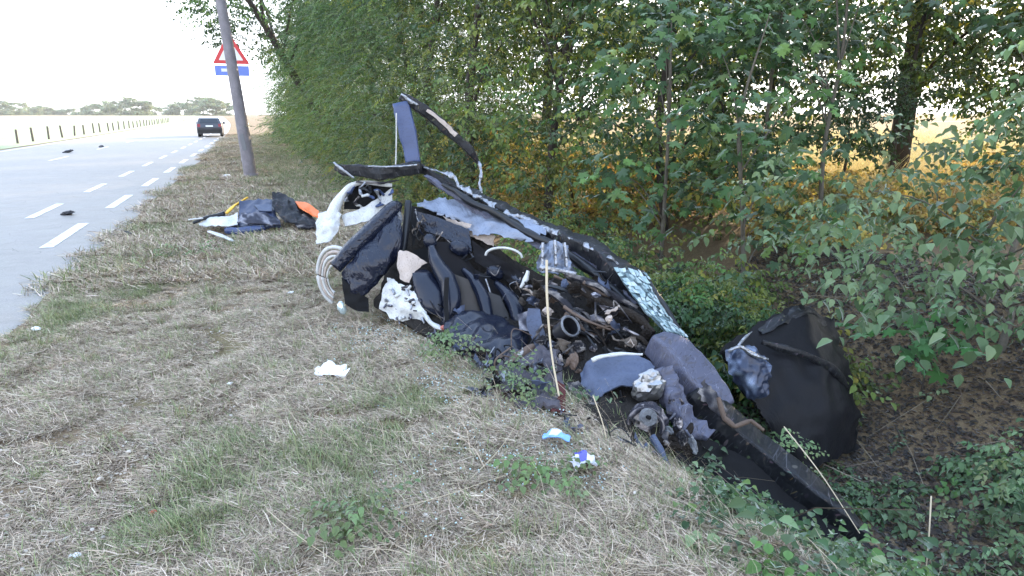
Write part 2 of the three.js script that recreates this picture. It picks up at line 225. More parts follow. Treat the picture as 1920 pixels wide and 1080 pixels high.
function scatter(name, label, category, geos, n, area, scf, seed, { mat = MAT.grass, part = 'tuft', lift = 0, kindf, tilt = 0.12, slope = false, cols } = {}) { // one growth nobody could count
  const r = rng(seed), per = geos.map(() => []), up = V(0, 1, 0);
  for (let k = 0, tries = 0; k < n && tries < n * 8; tries++) {
    const q = area(r); if (!q) continue; const [x, z] = q; k++;
    const Q = new THREE.Quaternion().setFromEuler(new THREE.Euler((r() - 0.5) * 2 * tilt, r() * 6.283, (r() - 0.5) * 2 * tilt));
    if (slope) { const e = 0.12, nn = V(groundY(x - e, z) - groundY(x + e, z), 2 * e, groundY(x, z - e) - groundY(x, z + e)).normalize(); Q.premultiply(new THREE.Quaternion().setFromUnitVectors(up, nn)); }
    per[kindf ? kindf(x, z, r) : r() * geos.length | 0].push([new THREE.Matrix4().compose(V(x, groundY(x, z) + lift, z), Q, new THREE.Vector3(1, 1, 1).multiplyScalar(scf(r))), cols ? jitter(pick(r, cols), r) : null]);
  }
  const root = new THREE.Group(); root.name = numbered(name); tag(root, label, category, null, 'stuff'); scene.add(root);
  per.forEach((list, i) => { if (!list.length) return; const im = shadow(new THREE.InstancedMesh(geos[i], mat, list.length)); im.name = part; im.userData.kind = 'stuff'; const c = new THREE.Color(); list.forEach(([m, col], k) => { im.setMatrixAt(k, m); if (col) im.setColorAt(k, c.setRGB(...col)); }); root.add(im); });
  return root;
}
const verge = (a, b, p, t1 = 2.7) => (r) => { const s = a + (b - a) * r() ** p, lo = roadEdge(s) + 0.16 - 0.16 * r() * r(), t = lo + (t1 - lo) * r(); return t > 2.0 + 0.7 * r() ? null : st(s, t); };
{ // near turf in three mixes (straw, mixed, green), four patches of each
  const near = [], farT = [];
  for (const [g, n] of [[0.05, 900], [0.24, 920], [0.48, 900]]) for (let k = 0; k < 4; k++) { near.push(turf(50 + near.length, n * 1.15, 0.17, 0.072, [0.02, 0.62], 0.0017, g)); farT.push(turf(90 + farT.length, n * 0.7, 0.42, 0.13, [0.15, 1.0], 0.0042, g)); }
  const kind = (x, z, r) => { const g = greenAt(x, z) + (r() - 0.5) * 0.35; return (g > 0.62 ? 8 : g > 0.28 ? 4 : 0) + (r() * 4 | 0); };
  const thin = (f) => (r) => { const q = f(r); return q && r() > 0.3 * bareAt(...q) ? q : null; };
  scatter('dry_grass', 'matted dry straw coloured grass covering the roadside verge', 'grass', near, 1500, thin(verge(1.2, 9, 1.35)), (r) => 0.7 + 0.6 * r(), 21, { kindf: kind, slope: true });
  scatter('dry_grass', 'short dry grass on the verge farther along the road', 'grass', farT, 1250, thin(verge(8, 62, 1.7)), (r) => 0.8 + 0.5 * r(), 22, { kindf: kind, slope: true });
}
scatter('green_grass', 'scattered green tufts growing through the dry verge grass', 'grass', [11, 12, 13].map((k) => turf(k, 30, 0.05, 0.1, [0.6, 1.0], 0.0022, 0.95)), 1000, (r) => { const q = verge(1.4, 14, 1.5)(r); return q && r() < greenAt(...q) * 0.9 + 0.04 ? q : null; }, (r) => 0.5 + 0.9 * r(), 23);
scatter('long_straw', 'long bleached grass stalks bent over along the ditch bank', 'grass', [15, 16, 17, 18].map((k) => turf(k, 22, 0.16, 0.27, [0.05, 0.9], 0.0014, 0.1)), 430, (r) => { const s = 1.2 + 5.5 * r() ** 1.4, t = -0.3 + 2.4 * r() ** 0.6; return st(s, t); }, (r) => 0.5 + 0.7 * r(), 24, { slope: true });
scatter('soil_crumbs', 'crumbs of dry soil and tiny stones between the grass', 'soil', [81, 82, 83].map((k) => { const r = rng(k), out = []; for (let i = 0; i < 60; i++) { const q = 0.2 * Math.sqrt(r()), b = r() * 6.28, c = r() < 0.2 ? [0.4, 0.36, 0.31] : [0.17, 0.135, 0.1], g = new THREE.IcosahedronGeometry(0.003 + 0.009 * r() * r(), 0); g.deleteAttribute('uv'); g.scale(1.3, 0.7, 0.8 + 0.5 * r()); g.rotateY(r() * 6); g.translate(q * Math.cos(b), 0.002, q * Math.sin(b)); const m = g.attributes.position.count, col = new Float32Array(m * 3), v = 0.6 + 0.8 * r(); for (let j = 0; j < m * 3; j++) col[j] = c[j % 3] * v; g.setAttribute('color', new THREE.BufferAttribute(col, 3)); out.push(g); } return mergeGeometries(out); }), 420, (r) => { const q = verge(1.3, 8, 1.4)(r); return q && r() < 0.25 + bareAt(...q) ? q : null; }, (r) => 0.8 + 0.5 * r(), 25, { part: 'crumb', slope: true });

// ---------- leaves ----------
function leafOvate(l, w, fold = 0.25, droop = 0.2) { // base at the origin, pointing +z
  const p = [[0, 0, 0], [-w * 0.42, w * fold * 0.8, l * 0.22], [-w * 0.5, w * fold, l * 0.45], [-w * 0.28, w * fold * 0.4 - droop * l * 0.4, l * 0.78], [0, -droop * l, l], [w * 0.28, w * fold * 0.4 - droop * l * 0.4, l * 0.78], [w * 0.5, w * fold, l * 0.45], [w * 0.42, w * fold * 0.8, l * 0.22], [0, -droop * l * 0.25, l * 0.5]];
  return geom(p.flat(), [0, 1, 8, 1, 2, 8, 2, 3, 8, 3, 4, 8, 4, 5, 8, 5, 6, 8, 6, 7, 8, 7, 0, 8]);
}
function leafSmall(l, w) { return geom([0, 0, 0, -w / 2, w * 0.15, l * 0.45, 0, -l * 0.1, l, w / 2, w * 0.15, l * 0.45], [0, 1, 2, 0, 2, 3]); }
function leafLobed(S) { // maple: five pointed lobes
  const o = [[0, 0], [-0.32, -0.1], [-0.42, 0.12], [-0.24, 0.2], [-0.58, 0.42], [-0.42, 0.5], [-0.46, 0.72], [-0.16, 0.55], [-0.14, 0.78], [0, 1.05], [0.14, 0.78], [0.16, 0.55], [0.46, 0.72], [0.42, 0.5], [0.58, 0.42], [0.24, 0.2], [0.42, 0.12], [0.32, -0.1]];
  const pos = [0, 0.02 * S, 0.32 * S]; o.forEach(([x, z]) => pos.push(x * S, -0.16 * S * (x * x * 2 + Math.max(0, z - 0.3) ** 2 * 1.4) + 0.06 * S * Math.abs(x), z * S));
  const idx = []; for (let i = 1; i <= o.length; i++) idx.push(0, i, i % o.length + 1); return geom(pos, idx);
}
const place = (g, p, yaw, pitch, roll, s = 1) => put(g.clone(), p, [0, 0, 0], [1, 1, 1]) && g.clone().applyMatrix4(new THREE.Matrix4().compose(V(p), new THREE.Quaternion().setFromEuler(new THREE.Euler(pitch, yaw, roll, 'YXZ')), new THREE.Vector3(s, s, s)));
function sprigPinnate(seed, len, n, l, w) { const r = rng(seed), out = []; for (let k = 0; k < n; k++) { const z = len * (0.12 + 0.85 * (k / n)), y = -0.35 * z * z / len; for (const s of [-1, 1]) out.push(place(leafSmall(l, w), [0, y, z], s * (1.1 + 0.4 * r()), 0.2 + 0.5 * r(), s * 0.4 * r(), 0.8 + 0.4 * r())); } out.push(place(leafSmall(l, w), [0, -0.35 * len, len], 0, 0.6, 0)); return mergeGeometries(out); }
function sprigOf(leaf, seed, n, len, spread = 1) { const r = rng(seed), out = []; for (let k = 0; k < n; k++) { const z = len * (k + 0.5) / n; out.push(place(leaf, [(r() - 0.5) * 0.04, (r() - 0.5) * 0.05 - 0.2 * z * z / len, z], (k % 2 ? 1 : -1) * spread * (0.5 + 0.8 * r()), 0.1 + 0.7 * r(), (r() - 0.5) * 0.9, 0.7 + 0.5 * r())); } return mergeGeometries(out); }
const SPRIG = {
  fine: [1, 2, 3].map((k) => sprigPinnate(k, 0.26, 6, 0.055, 0.03)),
  mid: [4, 5, 6].map((k) => sprigOf(leafOvate(0.085, 0.05), k, 8, 0.3)),
  lobed: [7, 8, 9].map((k) => sprigOf(leafLobed(0.12), k, 4, 0.26)),
  far: [14, 15].map((k) => sprigOf(leafSmall(0.5, 0.4), k, 8, 1.4)),
  herb: [17, 18].map((k) => sprigOf(leafOvate(0.04, 0.028), k, 9, 0.22)),
};
const leafMat = () => M([1, 1, 1], 1, { transmission: 0.4, side: THREE.DoubleSide });
MAT.leafPlain = leafMat(); MAT.leaf = leafMat(); MAT.leaf.vertexColors = true; MAT.backlitGrass = M([1, 1, 1], 1, { transmission: 0.5, side: THREE.DoubleSide, vertexColors: true });
MAT.bark = M([0.07, 0.055, 0.045], 0.95, { map: txSpeck, bumpMap: txBump, bumpScale: 0.02 });
MAT.barkLight = M([0.15, 0.13, 0.1], 0.9, { map: txSpeck, bumpMap: txBump, bumpScale: 0.01 });
const PAL = {
  hedge: [[0.085, 0.16, 0.045], [0.065, 0.13, 0.04], [0.115, 0.2, 0.05], [0.055, 0.1, 0.035], [0.15, 0.205, 0.04]],
  olive: [[0.15, 0.205, 0.035], [0.105, 0.155, 0.03], [0.22, 0.24, 0.04], [0.075, 0.12, 0.03]],
  maple: [[0.055, 0.14, 0.035], [0.042, 0.105, 0.032], [0.085, 0.185, 0.04], [0.035, 0.085, 0.028], [0.12, 0.2, 0.04]],
  golden: [[0.54, 0.45, 0.12], [0.45, 0.37, 0.09], [0.32, 0.29, 0.07], [0.5, 0.36, 0.1], [0.2, 0.22, 0.05], [0.42, 0.28, 0.08]],
  dusty: [[0.12, 0.2, 0.085], [0.095, 0.165, 0.07], [0.175, 0.26, 0.12], [0.075, 0.14, 0.055], [0.21, 0.285, 0.14], [0.07, 0.12, 0.04]],
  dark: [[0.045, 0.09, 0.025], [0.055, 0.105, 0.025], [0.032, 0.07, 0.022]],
  distant: [[0.2, 0.27, 0.14], [0.16, 0.23, 0.12], [0.24, 0.3, 0.16]],  // paler greens put the haze of distance into the leaf colour
};
const clumpCache = {};
function clumpGeos(leaf, n, rad, sc) { // three different clumps of n sprigs; leaf tints differ from sprig to sprig
  const key = [leaf, n, rad, sc].join(); if (clumpCache[key]) return clumpCache[key];
  const src = SPRIG[leaf], r = rng(n * 7 + Math.round(rad * 100)), e = new THREE.Euler(), Q = new THREE.Quaternion();
  return clumpCache[key] = [0, 1, 2].map(() => {
    const parts = [];
    for (let k = 0; k < n; k++) { const g = () => (r() + r() + r() - 1.5) * 1.25, dx = g(), dy = g(), dz = g(), q = src[r() * src.length | 0].clone(); e.set((r() - 0.5) * 1.1 + 0.15, Math.atan2(dx, dz) + (r() - 0.5) * 2, (r() - 0.5) * 1.1, 'YXZ'); Q.setFromEuler(e); q.applyMatrix4(new THREE.Matrix4().compose(V(dx * rad * 1.6, dy * rad * 1.1, dz * rad * 1.6), Q, new THREE.Vector3(1, 1, 1).multiplyScalar(sc * (0.7 + 0.6 * r()))));
      const m = q.attributes.position.count, col = new Float32Array(m * 3), v = 0.68 + 0.64 * r(), w = 0.85 + 0.35 * r(); for (let i = 0; i < m; i++) { col[i * 3] = v * w; col[i * 3 + 1] = v; col[i * 3 + 2] = v * 0.95; } q.setAttribute('color', new THREE.BufferAttribute(col, 3)); parts.push(q); }
    return mergeGeometries(parts);
  });
}
// tree: trunk and limbs, then leaf sprigs in clumps spread through the crown's volume
function tree(name, label, category, group, o) {
  const r = rng(o.seed), y0 = groundY(o.x, o.z), root = thing(name, label, category, group, [o.x, y0 - 0.03, o.z]);
  const { h, r: R, base = 0.4, trunk = 0.1, lean = [0, 0] } = o, top = h * 0.9, mid = (base + h) / 2, half = (h - base) / 2;
  const tp = [0, 0.33, 0.66, 1].map((k) => [lean[0] * k + 0.12 * R * noise(k * 3, o.seed), top * k - 0.1 * (k === 0), lean[1] * k + 0.12 * R * noise(k * 3, o.seed + 5)]);
  mesh('trunk', loft(tp, [trunk * 1.25, trunk, trunk * 0.65, trunk * 0.2], { ring: 9, box: 0, crumple: trunk * 0.25, freq: 3, seg: 7 }), o.bark ?? MAT.bark, root);
  const clumps = [];
  for (let k = 0; k < o.clumps; k++) {
    let a, u, q, tries = 0; do { a = r() * 6.283; u = r() * 2 - 1; q = (0.35 + 0.65 * r() ** 0.5); tries++; } while (tries < 8 && o.keep && !o.keep(Math.cos(a), u, Math.sin(a), q));
    const prof = Math.sqrt(Math.max(0.05, 1 - u * u * (u < 0 ? o.flat ?? 0.8 : 1)));
    clumps.push([lean[0] * (u + 1) / 2 + R * q * prof * Math.cos(a), mid + half * u * 0.94, lean[1] * (u + 1) / 2 + R * q * prof * Math.sin(a), (0.2 + 0.22 * r()) * Math.min(R, 2.4) * (o.cs ?? 1)]);
  }
  const nb = o.limbs ?? 5;
  for (let k = 0; k < nb; k++) { const c = clumps[(k * 7) % clumps.length], f = Math.max(0.12, Math.min(0.8, (c[1] / top) * 0.62)), i = Math.min(2, f * 3 | 0), w = f * 3 - i, p = tp[i].map((a, m) => a + (tp[i + 1][m] - a) * w); const bt = trunk * (0.55 - 0.35 * f); mesh('branch', loft([p, [(p[0] * 0.5 + c[0] * 0.5), p[1] * 0.45 + c[1] * 0.55 + 0.15, (p[2] + c[2]) / 2], [c[0], c[1], c[2]]], [bt, bt * 0.65, bt * 0.25], { ring: 6, seg: 5, box: 0 }), o.bark ?? MAT.bark, root); }
  // the crown is one mass of leaves: a few grown clumps of sprigs, turned and tinted afresh at every place
  const rad = 0.31 * Math.min(R, 2.4) * (o.cs ?? 1), geos = clumpGeos(o.leaf, Math.max(4, Math.round(o.n / o.clumps)), +rad.toFixed(1) || rad, o.scale ?? 1), per = geos.map(() => []), e = new THREE.Euler(), Q = new THREE.Quaternion();
  for (const c of clumps) {
    const k = c[3] / rad; e.set((r() - 0.5) * 0.5, r() * 6.283, (r() - 0.5) * 0.5); Q.setFromEuler(e);
    per[r() * geos.length | 0].push([new THREE.Matrix4().compose(V(c[0], Math.max(c[1], rad * 0.6), c[2]), Q, V(0.45 + 0.5 * k, 0.42 + 0.45 * k, 0.45 + 0.5 * k)), jitter(pick(r, o.pal), r, 0.15)]);
  }
  per.forEach((list, i) => { if (!list.length) return; const im = shadow(new THREE.InstancedMesh(geos[i], o.mat ?? MAT.leaf, list.length)); im.name = 'crown'; im.userData.kind = 'stuff'; const c = new THREE.Color(); list.forEach(([m, col], k) => { im.setMatrixAt(k, m); im.setColorAt(k, c.setRGB(...col)); }); root.add(im); });
  // the largest leaves, one by one
  if (o.big) { const { n, geo, pal, size, zone } = o.big, mats = pal.map((p) => { const m = MAT.leafPlain.clone(); m.color.setRGB(...p); return m; }); for (let k = 0; k < n; k++) { const c = zone ? zone[r() * zone.length | 0] : clumps[r() * clumps.length | 0], m = mesh('leaf', geo, mats[r() * mats.length | 0], root); m.position.set(c[0] + (r() + r() - 1) * c[3] * 1.7, Math.max(0.1, c[1] + (r() + r() - 1) * c[3] * 1.5), c[2] + (r() + r() - 1) * c[3] * 1.7); m.rotation.set(0.3 + r() * 0.7, -0.6 + (r() - 0.5) * 3.4, (r() - 0.5) * 0.9, 'YXZ'); m.scale.setScalar(size * (0.65 + 0.7 * r())); } }
  return root;
}
const P2 = (s, t) => { const [x, z] = st(s, t); return { x, z }; };

// dense hedge of young trees along the verge
{
  const L = ['leafy green hedge tree behind the wreck frame', 'green hedge tree beside the debris on the verge', 'bushy hedge tree leaning over the verge grass', 'hedge tree level with the leaning grey pole', 'green hedge tree just past the leaning grey pole', 'hedge tree beside the warning sign', 'hedge tree standing level with the white marker post', 'hedge tree past the white marker post', 'distant hedge tree beside the dark car', 'last but two of the hedge trees down the road', 'last but one of the hedge trees down the road', 'last of the hedge trees down the road'];
  const r = rng(77);
  [13.2, 16.4, 19.4, 22.6, 26, 29.5, 33.2, 37.2, 41.5, 46, 51, 56.5].forEach((s, i) => {
    const R = 1.95 + 0.35 * r(), p = P2(s, 4.15 - 0.022 * (s - 18) + 0.35 * (r() - 0.5));
    tree('hedge_tree', L[i], 'tree', 'hedge trees along the verge', { ...p, seed: 300 + i, h: 7.4 + 1.6 * r(), r: R, base: -0.2, trunk: 0.09, clumps: 60, n: s < 30 ? 6200 : 3600, leaf: 'fine', scale: s < 30 ? 1.05 : 1.5, pal: i < 2 ? [...PAL.hedge, ...PAL.olive] : PAL.hedge, flat: 0.35, limbs: 5 });
  });
  tree('oak_tree', 'taller tree whose branch hangs over the road above the sign', 'tree', null, { ...P2(30, 3.9), seed: 350, h: 10.8, r: 4.3, base: 4.1, trunk: 0.16, lean: [-5.6, 2.1], clumps: 64, n: 4200, leaf: 'mid', scale: 1.5, pal: PAL.hedge, limbs: 7 });
}
// belt of trees behind the ditch
const belt = 'trees standing in the belt behind the ditch';
tree('maple_tree', 'mixed green bush tree directly behind the raised wreck frame', 'tree', belt, { ...P2(11.0, 5.0), seed: 401, h: 6.8, r: 2.0, base: -0.1, trunk: 0.07, clumps: 52, n: 3000, leaf: 'mid', pal: [...PAL.olive, ...PAL.hedge], flat: 0.3, scale: 1.1 });
tree('maple_tree', 'yellow green young tree behind the long roof rail', 'tree', belt, { ...P2(9.6, 6.4), seed: 402, h: 6.5, r: 1.9, base: 0.2, trunk: 0.06, clumps: 30, n: 1100, leaf: 'mid', pal: [...PAL.olive, ...PAL.maple, [0.26, 0.25, 0.05]], flat: 0.3, scale: 1.15, limbs: 7 });
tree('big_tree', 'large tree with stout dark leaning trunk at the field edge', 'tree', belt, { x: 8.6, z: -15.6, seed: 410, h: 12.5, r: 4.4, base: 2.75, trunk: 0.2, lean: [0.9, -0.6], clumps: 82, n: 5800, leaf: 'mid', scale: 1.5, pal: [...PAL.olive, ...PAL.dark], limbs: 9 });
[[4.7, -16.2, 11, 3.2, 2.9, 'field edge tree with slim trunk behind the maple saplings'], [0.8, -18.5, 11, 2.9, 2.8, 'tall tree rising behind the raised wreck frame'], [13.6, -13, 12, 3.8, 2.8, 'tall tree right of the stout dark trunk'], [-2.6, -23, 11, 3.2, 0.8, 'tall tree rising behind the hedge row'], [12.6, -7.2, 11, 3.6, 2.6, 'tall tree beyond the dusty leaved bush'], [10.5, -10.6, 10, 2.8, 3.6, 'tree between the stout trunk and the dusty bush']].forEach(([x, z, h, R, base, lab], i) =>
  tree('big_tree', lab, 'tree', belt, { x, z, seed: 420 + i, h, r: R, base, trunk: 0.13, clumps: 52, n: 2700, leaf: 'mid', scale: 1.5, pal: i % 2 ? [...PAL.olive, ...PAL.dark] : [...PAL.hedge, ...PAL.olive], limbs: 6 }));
// maple saplings with large lobed leaves, on the far bank of the ditch
const bigMaple = leafLobed(0.15);
[[8.0, 5.2, 4.6, 1.15, 0.75, 'maple sapling with large lobed leaves behind the roof rail'], [6.9, 5.7, 3.9, 1.15, 0.45, 'maple sapling with large lobed leaves above the shattered window'], [6.9, 7.0, 4.6, 0.9, 2.0, 'maple sapling rising between the dark panel and the stout trunk'], [8.3, 7.4, 5.2, 1.1, 2.3, 'slender maple sapling with bare lower stem'], [5.3, 8.4, 4.6, 0.9, 2.6, 'maple sapling arching above the torn black panel']].forEach(([s, t, h, R, base, lab], i) =>
  tree('maple_sapling', lab, 'tree', 'maple saplings on the far bank', { ...P2(s, t), seed: 440 + i, h, r: R, base, trunk: 0.028, bark: MAT.barkLight, clumps: 17, n: 190, leaf: 'lobed', pal: PAL.maple, flat: 0.5, cs: 0.95, limbs: 7, big: { n: 190, geo: bigMaple, pal: PAL.maple, size: 1 } }));
// thin back row whose leaves glow against the low sun, and dark understorey bushes
[[2.8, -27, 8, 2.4, 1.0, 'sparse back row tree behind the yellowing bushes'], [8.2, -33, 8.5, 2.6, 0.8, 'sparse back row tree behind the stout dark trunk']].forEach(([x, z, h, R, base, lab], i) => tree('young_tree', lab, 'tree', 'sparse back row trees', { x, z, seed: 700 + i, h, r: R, base, trunk: 0.09, clumps: 26, n: 900, leaf: 'mid', scale: 1.6, pal: [...PAL.olive, [0.26, 0.26, 0.06]], limbs: 5, flat: 0.4 }));
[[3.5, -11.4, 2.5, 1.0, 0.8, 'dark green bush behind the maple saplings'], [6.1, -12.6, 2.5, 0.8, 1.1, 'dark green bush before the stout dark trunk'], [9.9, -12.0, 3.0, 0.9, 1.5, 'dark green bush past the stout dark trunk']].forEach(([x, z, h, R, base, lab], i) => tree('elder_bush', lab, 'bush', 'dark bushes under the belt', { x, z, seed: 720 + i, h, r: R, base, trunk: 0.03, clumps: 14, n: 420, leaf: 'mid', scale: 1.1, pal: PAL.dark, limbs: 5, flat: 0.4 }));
[[7.5, -13.2, 5.2, 1.3, 1.7, 'slim young tree close beside the stout dark trunk'], [10.8, -14.2, 5.4, 1.4, 1.5, 'slim young tree past the stout dark trunk'], [5.2, -14.0, 5.0, 1.3, 1.9, 'slim young tree before the slim field edge trunk']].forEach(([x, z, h, R, base, lab], i) => tree('young_tree', lab, 'tree', 'slim young trees in the belt', { x, z, seed: 760 + i, h, r: R, base, trunk: 0.045, clumps: 28, n: 800, leaf: 'mid', scale: 1.25, pal: [...PAL.olive, ...PAL.dark], limbs: 5, flat: 0.4 }));
// sunlit yellowing scrub at the field edge
[[1.2, -12.6, 1.52, 0.9, 'yellowing bush directly behind the peeled up window frame'], [3.0, -13.2, 0.95, 1.1, 'yellowing bush behind the long roof rail'], [5.4, -12.0, 0.75, 1.0, 'yellowing bush behind the maple saplings'], [6.6, -10.4, 0.60, 0.9, 'orange tinged bush before the slim field edge trunk'], [8.4, -11.4, 0.75, 1.1, 'yellowing bush before the stout dark trunk'], [4.6, -10.0, 0.50, 0.7, 'lowest yellowing bush under the maple saplings'], [10.2, -13.2, 0.90, 1.2, 'yellowing bush past the stout dark trunk'], [-0.6, -14.6, 1.92, 1.2, 'tallest yellowing bush between hedge and roof rail'], [11.6, -11.2, 0.75, 1.1, 'yellowing bush behind the dusty leaved bushes']].forEach(([x, z, h, R, lab], i) =>
  tree('scrub_bush', lab, 'bush', 'yellowing bushes at the field edge', { x, z, seed: 460 + i, h, r: R, base: 0.0, trunk: 0.025, clumps: 22, n: 700, leaf: 'mid', scale: 0.95, pal: PAL.golden, flat: 0.3, limbs: 6 }));
// dusty pale-leaved bush that reaches in from the field side
const bigOvate = leafOvate(0.105, 0.07, 0.2, 0.22);
tree('dusty_bush', 'dusty pale leaved bush reaching over the ditch beside the dark panel', 'bush', null, { x: 4.45, z: -5.9, seed: 480, h: 1.75, r: 1.6, base: 0.45, trunk: 0.03, bark: MAT.barkLight, clumps: 18, n: 420, leaf: 'mid', pal: PAL.dusty, flat: 0.4, limbs: 9, big: { n: 290, geo: bigOvate, pal: PAL.dusty, size: 1, zone: [[-0.95, 0.95, 0.5, 0.42], [-1.5, 0.75, 0.55, 0.35], [-1.15, 0.55, 0.9, 0.35], [-1.2, 1.25, 0.2, 0.35], [-0.7, 1.3, 0.7, 0.4], [-0.6, 0.8, 0.9, 0.35], [-1.35, 0.95, -0.1, 0.35], [-0.3, 1.35, 0.6, 0.3]] } });
tree('dusty_bush', 'taller dusty leaved bush with drooping twigs behind the first dusty bush', 'bush', null, { x: 4.95, z: -5.5, seed: 481, h: 2.6, r: 0.7, base: 1.4, trunk: 0.03, bark: MAT.barkLight, clumps: 9, n: 190, leaf: 'mid', pal: PAL.dusty, flat: 0.4, limbs: 7 });
// low green growth on the banks
[[5.7, 4.3, 1.1, 0.75, 'leafy green bush between the shattered window and the saplings'], [7.2, 3.7, 1.25, 0.85, 'leafy green bush behind the torn silver roof sheet'], [8.6, 3.9, 1.3, 0.9, 'green bush behind the raised wreck frame'], [4.75, 4.65, 0.75, 0.55, 'small sunlit green bush behind the torn black panel'], [6.3, 4.7, 1.05, 0.8, 'green bush beneath the maple saplings']].forEach(([s, t, h, R, lab], i) =>
  tree('bank_bush', lab, 'bush', 'green bushes on the ditch bank', { ...P2(s, t), seed: 490 + i, h, r: R, base: 0.0, trunk: 0.015, clumps: 22, n: 620, leaf: 'mid', scale: 0.8, pal: [...PAL.maple, ...PAL.olive], flat: 0.2, limbs: 5 }));
[[2.3, 4.5, 0.7, 0.6, 'leafy creeper mound on the ditch bottom'], [2.2, 5.8, 0.9, 0.7, 'creeper mound under the dusty bush']].forEach(([s_, t_, h, R, lab], i) => tree('creeper_mound', lab, 'plant', 'creeper mounds in the ditch', { ...P2(s_, t_), seed: 740 + i, h, r: R, base: 0.02, trunk: 0.008, clumps: 16, n: 300, leaf: 'mid', scale: 0.62, pal: PAL.dusty, flat: 0.2, limbs: 5 }));
tree('oak_seedling', 'single bright green seedling behind the torn black panel', 'plant', null, { ...P2(4.0, 5.5), seed: 499, h: 0.8, r: 0.28, base: 0.5, trunk: 0.008, clumps: 5, n: 4, leaf: 'lobed', pal: [[0.06, 0.2, 0.05]], limbs: 3, big: { n: 16, geo: bigMaple, pal: [[0.06, 0.2, 0.05], [0.05, 0.16, 0.04]], size: 0.8 } });
// ditch: leaf litter, laid thick and dark to deepen the shade; small-leaved creepers, twigs
scatter('leaf_litter', 'dead brown leaves lying in the dark ditch', 'litter', [leafOvate(0.042, 0.026, 0.3, 0.3), leafOvate(0.03, 0.022, -0.3, 0.4)], 48000, (r) => { const s = 0.2 + 7.2 * r(), t = 2.0 + 0.25 * r() + 5.4 * r(); return st(s, t); }, (r) => 0.8 + 0.9 * r(), 31, { mat: MAT.leafPlain, part: 'dead_leaf', lift: 0.012, tilt: 0.4, cols: [[0.07, 0.045, 0.03], [0.05, 0.035, 0.025], [0.1, 0.065, 0.04], [0.03, 0.024, 0.02]] });
scatter('ground_cover', 'small leaved green creeper spreading over the ditch bank', 'creeper', [...SPRIG.herb, sprigOf(leafOvate(0.055, 0.04), 19, 8, 0.28)], 5200, (r) => { const s = 0.2 + 6.5 * r() ** 1.6, t = 1.75 + 3.9 * r(); const [x, z] = st(s, t); return fbm(x * 1.6 + 9, z * 1.6) > 0.02 - 0.3 * sm(2.9, 1.4, s) ? [x, z] : null; }, (r) => 0.7 + 0.9 * r(), 32, { mat: MAT.leafPlain, part: 'sprig', lift: 0.06, tilt: 0.4, cols: PAL.dusty.concat(PAL.maple) });
scatter('field_grass', 'tall sunlit golden grass of the field behind the trees', 'grass', [41, 42, 43].map((k) => turf(k, 170, 0.9, 0.8, [0.8, 1.1], 0.008, 0, [[[0.52, 0.42, 0.2], [0.45, 0.37, 0.18], [0.6, 0.51, 0.28], [0.42, 0.38, 0.18]]])), 1300, (r) => { const x = -6 + 26 * r(), z = -11 - 30 * r() ** 1.3; return toT(x, z) > 9.5 ? [x, z] : null; }, (r) => 0.6 + 0.7 * r(), 33, { mat: MAT.backlitGrass });
scatter('brushwood', 'thin dead twigs lying in the dark ditch', 'twigs', [71, 72, 73].map((k) => turf(k, 9, 0.25, 0.7, [0.02, 0.5], 0.003, 0, [[[0.16, 0.12, 0.085], [0.1, 0.075, 0.055], [0.24, 0.19, 0.14]]])), 60, (r) => st(0.4 + 5.5 * r(), 2.3 + 4.2 * r()), (r) => 0.6 + 0.7 * r(), 34, { part: 'twig', slope: true, lift: 0.03 });

// ---------- roadside things ----------
MAT.pole = M([0.26, 0.235, 0.25], 0.75, { map: txSpeck, bumpMap: txGrain, bumpScale: 0.003 });
{ const b = [-7.536,0,-19.403], p = thing('lamp_post', 'tall grey lamp post leaning over the verge grass', 'lamp post', null, b);
  mesh('pole', loft([[0.02, -0.1, 0], [-0.14, 2.2, 0.02], [-0.31, 4.6, 0.05], [-0.52, 7.5, 0.1]], [0.185, 0.155, 0.135, 0.105], { ring: 16, box: 0 }), MAT.pole, p);
  mesh('base_collar', put(new THREE.CylinderGeometry(0.205, 0.23, 0.16, 18), [0.02, 0.04, 0]), MAT.pole, p);
  mesh('access_door', put(new THREE.BoxGeometry(0.12, 0.45, 0.02), [-0.05, 1.0, 0.17], [0, 0, 0.12]), M([0.15, 0.15, 0.16], 0.6), p);
  mesh('lamp_head', loft([[-0.5, 7.4, 0.1], [-1.1, 7.6, 0.5], [-1.7, 7.62, 0.9]], [0.05, 0.09, 0.05]), MAT.pole, p); }
